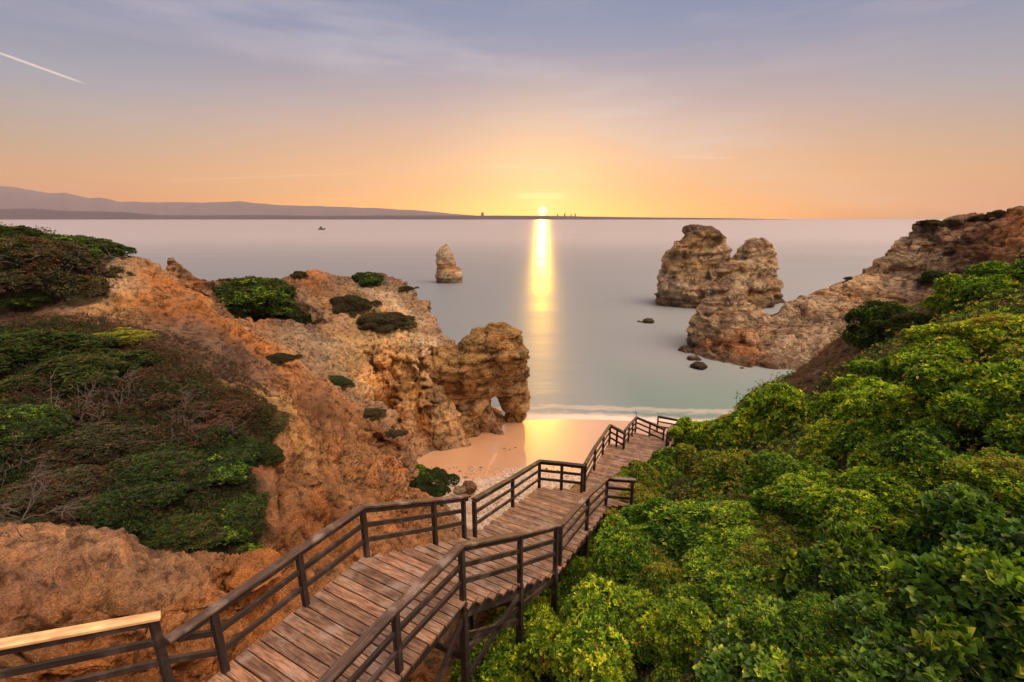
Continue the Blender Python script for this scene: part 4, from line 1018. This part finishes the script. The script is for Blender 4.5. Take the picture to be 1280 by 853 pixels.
for px, py, rp, kd, lb, nm, sq in [
 (322,385,60,'deep','large dark spreading shrub on the saddle of the left headland','shrub',(1.15,.9,.72)),
 (372,402,30,'deep','dark lower lobe shrub trailing right from the large saddle shrub','shrub',(1,1,.75)),
 (462,352,24,'deep','small rounded green shrub on top of the headland skyline','shrub',(1,1,.6)),
 (440,384,26,'grey','greyish flat shrub below the headland skyline','shrub',(1,1,.7)),
 (478,405,30,'grey','creeping dark shrub slanting down the headland face','shrub',(1.5,1,.6)),
 (350,452,18,'grey','round olive shrub tucked in the orange gully','shrub',(1,1,.7)),
 (375,345,9,'grey','tiny shrub on the headland skyline left of the orange knob','shrub',(1,1,1)),
 (508,362,12,'grey','scruffy shrub at the right end of the headland top','shrub',(1,1,.5)),
 (420,478,18,'deep','low green shrub on the crest of the eroded ridge','shrub',(1.3,1,.5)),
 (462,520,17,'grey','thin olive shrub lower along the eroded ridge','shrub',(1.3,1,.6)),
 (490,545,15,'grey','last small olive shrub on the ridge above the sand','shrub',(1,1,.6)),
 (541,612,30,'deepmid','green bush at the foot of the cliff on the pebbly beach','shrub',(1,1,.95)),
 (522,596,16,'mid','small olive-green bush beside the green beach bush','shrub',(1,1,.8)),
 (45,350,62,'grey','tall dark twiggy shrub on the upper left mound','shrub',(1.1,1,.8)),
 (100,318,40,'deep','green shrub on the right shoulder of the upper left mound','shrub',(1.25,1.2,.55)),
 (18,305,36,'deepmid','green leafy shrub crowning the far left edge','shrub',(1,1,.6)),
 (45,378,24,'deepmid','low green shrub under the twiggy one on the upper left mound','shrub',(1,1,.5)),
 (130,425,30,'rust','yellow-flowering strip of low shrub on the brown slope','shrub',(1.5,.8,.35)),
 (30,440,52,'deepmid','leafy green shrub at the left edge of the scrub slope','shrub',(1.25,1.2,.5)),
 (95,468,50,'deepmid','broad green shrub on the upper scrub slope','shrub',(1.3,1.2,.55)),
 (20,535,46,'deepmid','dark emerald shrub at the left edge in the middle of the scrub slope','shrub',(1.25,1.2,.55)),
 (165,490,46,'heath','brown heather shrub','shrub',(1.4,1.3,.42)),
 (240,525,46,'heath','brown heather shrub','shrub',(1.4,1.3,.42)),
 (120,560,48,'grey','olive shrub tangled with dead branches in the middle of the scrub slope','shrub',(1.3,1.2,.55)),
 (200,585,46,'deep','dark green shrub in the centre of the scrub slope','shrub',(1.25,1.2,.55)),
 (280,575,40,'deep','dark shrub left of the bare sandy scoop','shrub',(1.25,1.2,.55)),
 (60,620,46,'grey','greyish shrub with dead sticks near the left edge','shrub',(1.25,1.2,.55)),
 (135,640,46,'deepmid','greenest low shrub at the lower left of the scrub slope','shrub',(1.3,1.2,.55)),
 (215,665,42,'deep','dark shrub just above the pink earth knoll','shrub',(1.3,1.2,.55)),
 (285,645,40,'deep','dark shrub on the lip above the orange gully','shrub',(1.3,1.2,.5)),
 (308,690,16,'mid','small green tuft hanging over the earth knoll','shrub',(1,1,.7)),
 (343,528,16,'mid','vivid green tuft at the tip of the scrub slope','shrub',(1,1.2,.5)),
 (335,570,20,'deep','dark tuft right of the bare sandy scoop','shrub',(1,1,.7)),
 (318,520,34,'heath','brown heather shrub','shrub',(1.2,1,.4)),
]:
    if kd == 'heath':
        if 'heath' not in PROTO:
            PROTO['heath'] = [bush_proto(801 + i, 'heath', 'grey', 4200, .045, lobes=12, aspect=.3) for i in range(2)]; fill_mats(PROTO['heath'], M_leaf)
        lb = {165: 'purplish-brown heather shrub right of the broad green one', 240: 'purplish-brown heather shrub in the upper middle of the scrub slope', 318: 'purplish-brown heather shrub near the right tip of the scrub slope'}[px]
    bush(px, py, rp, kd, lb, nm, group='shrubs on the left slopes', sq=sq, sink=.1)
for px, py, rp, kd, lb, sq in [(1165,282,10,'grey','dark scruffy shrub on the summit of the right headland',(1.3,1,.6)),(1190,281,10,'grey','second scruffy shrub along the right headland summit',(1,1,.6)),
 (1225,276,9,'grey','small shrub on the skyline near the right edge',(1,1,.7)),(1247,271,8,'grey','small windswept shrub highest on the right skyline',(1,1,.9)),
 (1168,352,14,'deep','green shrub clinging to the headland face under the yellow hollow',(1,1,.8)),(905,352,7,'grey','grassy tuft behind the pointed rock of the headland tip',(1,1,.5)),
 (1062,350,5,'grey','tiny bush on the sloping headland skyline',(1,1,.8))]:
    bush(px, py, rp, kd, lb, group='shrubs on the right headland', sq=sq, bvh=BVHH, sink=.05)

# ground cover nobody could count
def cover(name, label, region, nros, pal, size, seed, hgt, per=5, aspect=.45, material=None, pal2=None, dens=1.0):
    r = np.random.default_rng(seed)
    a, b_, c_ = VL[FL[:, 0], :3], VL[FL[:, 1], :3], VL[FL[:, 2], :3]
    ce = (a + b_ + c_) / 3; ar = np.linalg.norm(np.cross(b_ - a, c_ - a), axis=1) / 2
    wgt = region(ce) * ar / (dist(ce) ** 1.7)
    k = r.choice(len(ce), nros, p=wgt / wgt.sum()); u, v = r.random((2, nros)); f = u + v > 1; u[f], v[f] = 1 - u[f], 1 - v[f]
    P = a[k] + (b_[k] - a[k]) * u[:, None] + (c_[k] - a[k]) * v[:, None]
    n_ = np.cross(b_[k] - a[k], c_[k] - a[k]); n_ = unit(n_); n_[n_[:, 2] < 0] *= -1
    d = dist(P); sc = np.clip(d / 9, .8, 2.6)
    bump_ = np.clip(fbm(P * .9, 3, seed) + .35, 0, 1)
    P = P + (n_ * .5 + np.array([0, 0, .5])) * (hgt * bump_ * r.uniform(.3, 1, nros) * np.clip(sc, 1, 1.6))[:, None]
    N = unit(n_ + np.array([0, 0, .5]) + r.normal(0, .45, n_.shape))
    cc = pick(pal, nros, r)
    if pal2: cc = np.where((fbm(P * .55, 3, seed + 3) + r.normal(0, .2, nros) > .05)[:, None], pick(pal2, nros, r), cc)
    V, F, C = rosettes(P, N, size * sc, per, r, cc, aspect=aspect)
    o = new_obj(name, np_mesh(name, V, F, C), mats=[material or M_leaf]); return tag(o, label, kind='stuff')
def inside(px, py, poly):
    c = np.zeros(len(px), bool); n_ = len(poly)
    for i in range(n_):
        x1, y1 = poly[i]; x2, y2 = poly[(i + 1) % n_]
        t = (y1 > py) != (y2 > py)
        c ^= t & (px < (x2 - x1) * (py - y1) / (y2 - y1 + 1e-9) + x1)
    return c
BANK = [(975,495),(995,462),(1020,440),(1050,425),(1100,418),(1165,398),(1170,415),(1120,450),(1065,470),(1025,500),(1005,545),(985,520)]
def to_photo(c):
    dx, dy, dz = c[:, 0], c[:, 1], c[:, 2] - EYE
    f_ = dy * CP - dz * SP; v = (dy * SP + dz * CP) / f_
    return 640 + 569 * dx / f_, 426.5 - 569 * v
def on_bank(c): u, v = to_photo(c); return inside(u, v, BANK) & (c[:, 1] > 20)
def stair_line_x(y): return np.interp(y, [0, 3.9, 6.4, 8.7, 13.7, 21.7, 26, 34], [-1.5, -.9, -.2, 1.4, 5.0, 8.3, 11.5, 16])
def reg_right(c): return ((c[:, 0] > stair_line_x(c[:, 1])) & (c[:, 1] > 1.2) & (c[:, 1] < 36) & (c[:, 2] > 9) & ~((c[:, 0] > 20) & (c[:, 1] > 33.2)) & ~on_bank(c)).astype(float)
cover('undergrowth', 'tangle of low leaves covering the right slope', reg_right, 60000, 'deep', .055, 5, .30, pal2='mid')
cover('creeper', 'reddish and bronze leaves scattered through the right slope', reg_right, 14000, 'rust', .05, 6, .7)
# footprint of the scrub on the ground plan
plan = [at(px, py, Y)[:2] for px, py, Y in [(-300,480,17),(-200,420,24),(0,402,24.5),(100,402,26),(190,440,25),(262,470,24),(335,508,21.5),(353,545,19.6),(330,562,18.3),(300,566,17.6),(318,600,16.5),(330,650,14.7),(300,695,13.3),(240,690,12.8),(130,662,12.6),(0,650,12.2),(-300,650,11)]]
def reg_scrub(c): return inside(c[:, 0], c[:, 1], plan).astype(float)
cover('scrub', 'low brown and dark green scrub matting the left slope', reg_scrub, 70000, 'deep', .042, 15, .75, aspect=.4, pal2='heath')
plan2 = [at(px, py, Y)[:2] for px, py, Y in [(-300,420,24),(0,395,27.5),(60,398,27.5),(150,408,29),(230,425,29),(300,465,27),(345,500,24.5),(262,470,24),(190,440,25),(100,402,26),(0,402,24.5),(-300,480,17)]]
cover('heather', 'thin purplish heather on the brown upper slope', lambda c: inside(c[:, 0], c[:, 1], plan2).astype(float), 7000, 'heath', .05, 16, .12, aspect=.25)
def reg_mound(c): return ((c[:, 1] > 27) & (c[:, 1] < 40) & (c[:, 0] < np.interp(c[:, 1], [28, 33, 38], [-28, -30.5, -33]) ) & (c[:, 2] > 21.6)).astype(float)
cover('mound_scrub', 'twiggy scrub over the upper left mound', reg_mound, 8000, 'grey', .06, 17, .5, pal2='heath', aspect=.3)
reg_bank = lambda c: on_bank(c).astype(float)
cover('bank_heather', 'fine reddish heather on the bare pink bank', reg_bank, 5000, 'heath', .045, 18, .12, aspect=.25)
reg_dry = lambda c: ((c[:, 0] > -1.2) & (c[:, 0] < stair_line_x(c[:, 1]) + .3) & (c[:, 1] > 4) & (c[:, 1] < 10)).astype(float)
cover('leaf_litter', 'dry brown leaves and twigs under the stairs', reg_dry, 2500, 'rust', .05, 19, .06)

VN = vnormals(VL, FL)
def reg_tuft(c):
    t = fbm(c * .35, 3, 77)
    a, b_, c_ = FL[:, 0], FL[:, 1], FL[:, 2]; nz = VN[a, 2]
    return ((c[:, 1] > 24) & (c[:, 0] < np.where(c[:, 1] < 40, -6, 6)) & (c[:, 2] > 6) & (nz > .62) & (t > .12)).astype(float) * np.clip(t, 0, 1) * (dist(c) ** 0.6)
cover('dry_tufts', 'sparse dry tufts and seedlings on the ledges of the left headland', reg_tuft, 9000, 'grey', .05, 23, .14, aspect=.3, pal2='heath')

# dead branching shrubs
def dead_shrub(px, py, rpx, seed, label):
    h, nn = hit(px, py)
    if h is None: return
    r = np.random.default_rng(seed); d = (h - Vector((0, 0, EYE))).length; rad = rpx * d / 569
    base, tips = [], []
    for i in range(9):
        dr = unit(np.array([[r.normal(), r.normal(), abs(r.normal()) * .6 + .25]]))[0]; t = dr * rad * r.uniform(.7, 1.1); base.append(np.zeros(3)); tips.append(t)
        for j in range(5):
            b0 = t * r.uniform(.35, .9); t1 = b0 + (dr * .5 + r.normal(0, .45, 3)) * rad * .5; base.append(b0); tips.append(t1)
            for q in range(3): b1 = b0 + (t1 - b0) * r.uniform(.4, .9); base.append(b1); tips.append(b1 + r.normal(0, .17, 3) * rad + dr * rad * .12)
    V, F = twigs(base, tips, r, rad * .011 + .004)
    o = new_obj('dead_shrub', np_mesh('dead_shrub', V, F), mats=[M_twig]); o.location = h + Vector((0, 0, .12)); tag(o, label, 'dead shrub', 'bare branches in the left scrub')
for i, (px, py, rp, lb) in enumerate([(28,655,40,'pale bare branches fanning out at the left edge above the earth knoll'), (100,535,34,'thin bare branches beside the dark emerald shrub'),
    (150,515,30,'upright bare twigs in the middle of the scrub slope'), (225,540,30,'curved bare twigs among the heather'), (268,560,24,'small bare bush left of the sandy scoop'),
    (60,360,40,'grey bare branches over the twiggy shrub on the upper mound'), (95,345,30,'grey bare branches at the right side of the upper mound'), (30,600,30,'tangled bare sticks above the pale fan at the left edge')]):
    dead_shrub(px, py, rp, 900 + i, lb)

# dry stalks and a few bare twigs by the lower landing
def stalk(px, py, Y, h, seed, label):
    x, y, z = at(px, py, Y); r = np.random.default_rng(seed)
    base = [np.zeros(3)]; tips = [np.array([.05, 0, h])]
    for j in range(7): b0 = tips[0] * r.uniform(.4, .95); base.append(b0); tips.append(b0 + r.normal(0, .12, 3) * h + np.array([0, 0, .12 * h]))
    V, F = twigs(base, tips, r, .02); o = new_obj('dry_stalk', np_mesh('dry_stalk', V, F), mats=[M_stem]); o.location = (x, y, z); tag(o, label, 'dry stalk', 'dry stalks by the lower stairs')
stalk(793, 540, 27.9, 1.5, 1, 'dry stalk rising behind the corner post of the lowest landing')
stalk(820, 545, 28.6, 1.8, 2, 'taller dry stalk behind the rail of the lowest landing')
stalk(880, 543, 29.5, 1.0, 3, 'bare forked stalk left of the bush crest')
stalk(918, 512, 30.5, 1.3, 4, 'bare twiggy stalk between the crest and the round dark bush')

# ------------------------------------------------------------------ sea air
m = bpy.data.materials.new('sea_air'); m.use_nodes = True; n = NT(m.node_tree)
vp = n.n('ShaderNodeVolumePrincipled'); vp.inputs['Color'].default_value = (0.74, 0.66, 0.86, 1); vp.inputs['Density'].default_value = HAZE; vp.inputs['Anisotropy'].default_value = 0.0
o_ = n.n('ShaderNodeOutputMaterial'); n.t.links.new(vp.outputs[0], o_.inputs[1])
V, F = [], []; box(V, F, (0, 5700, 395), (12500, 6400, 405))
hz = new_obj('haze', np_mesh('haze', V, F), mats=[m]); tag(hz, 'thin sunrise haze over the sea', kind='stuff')
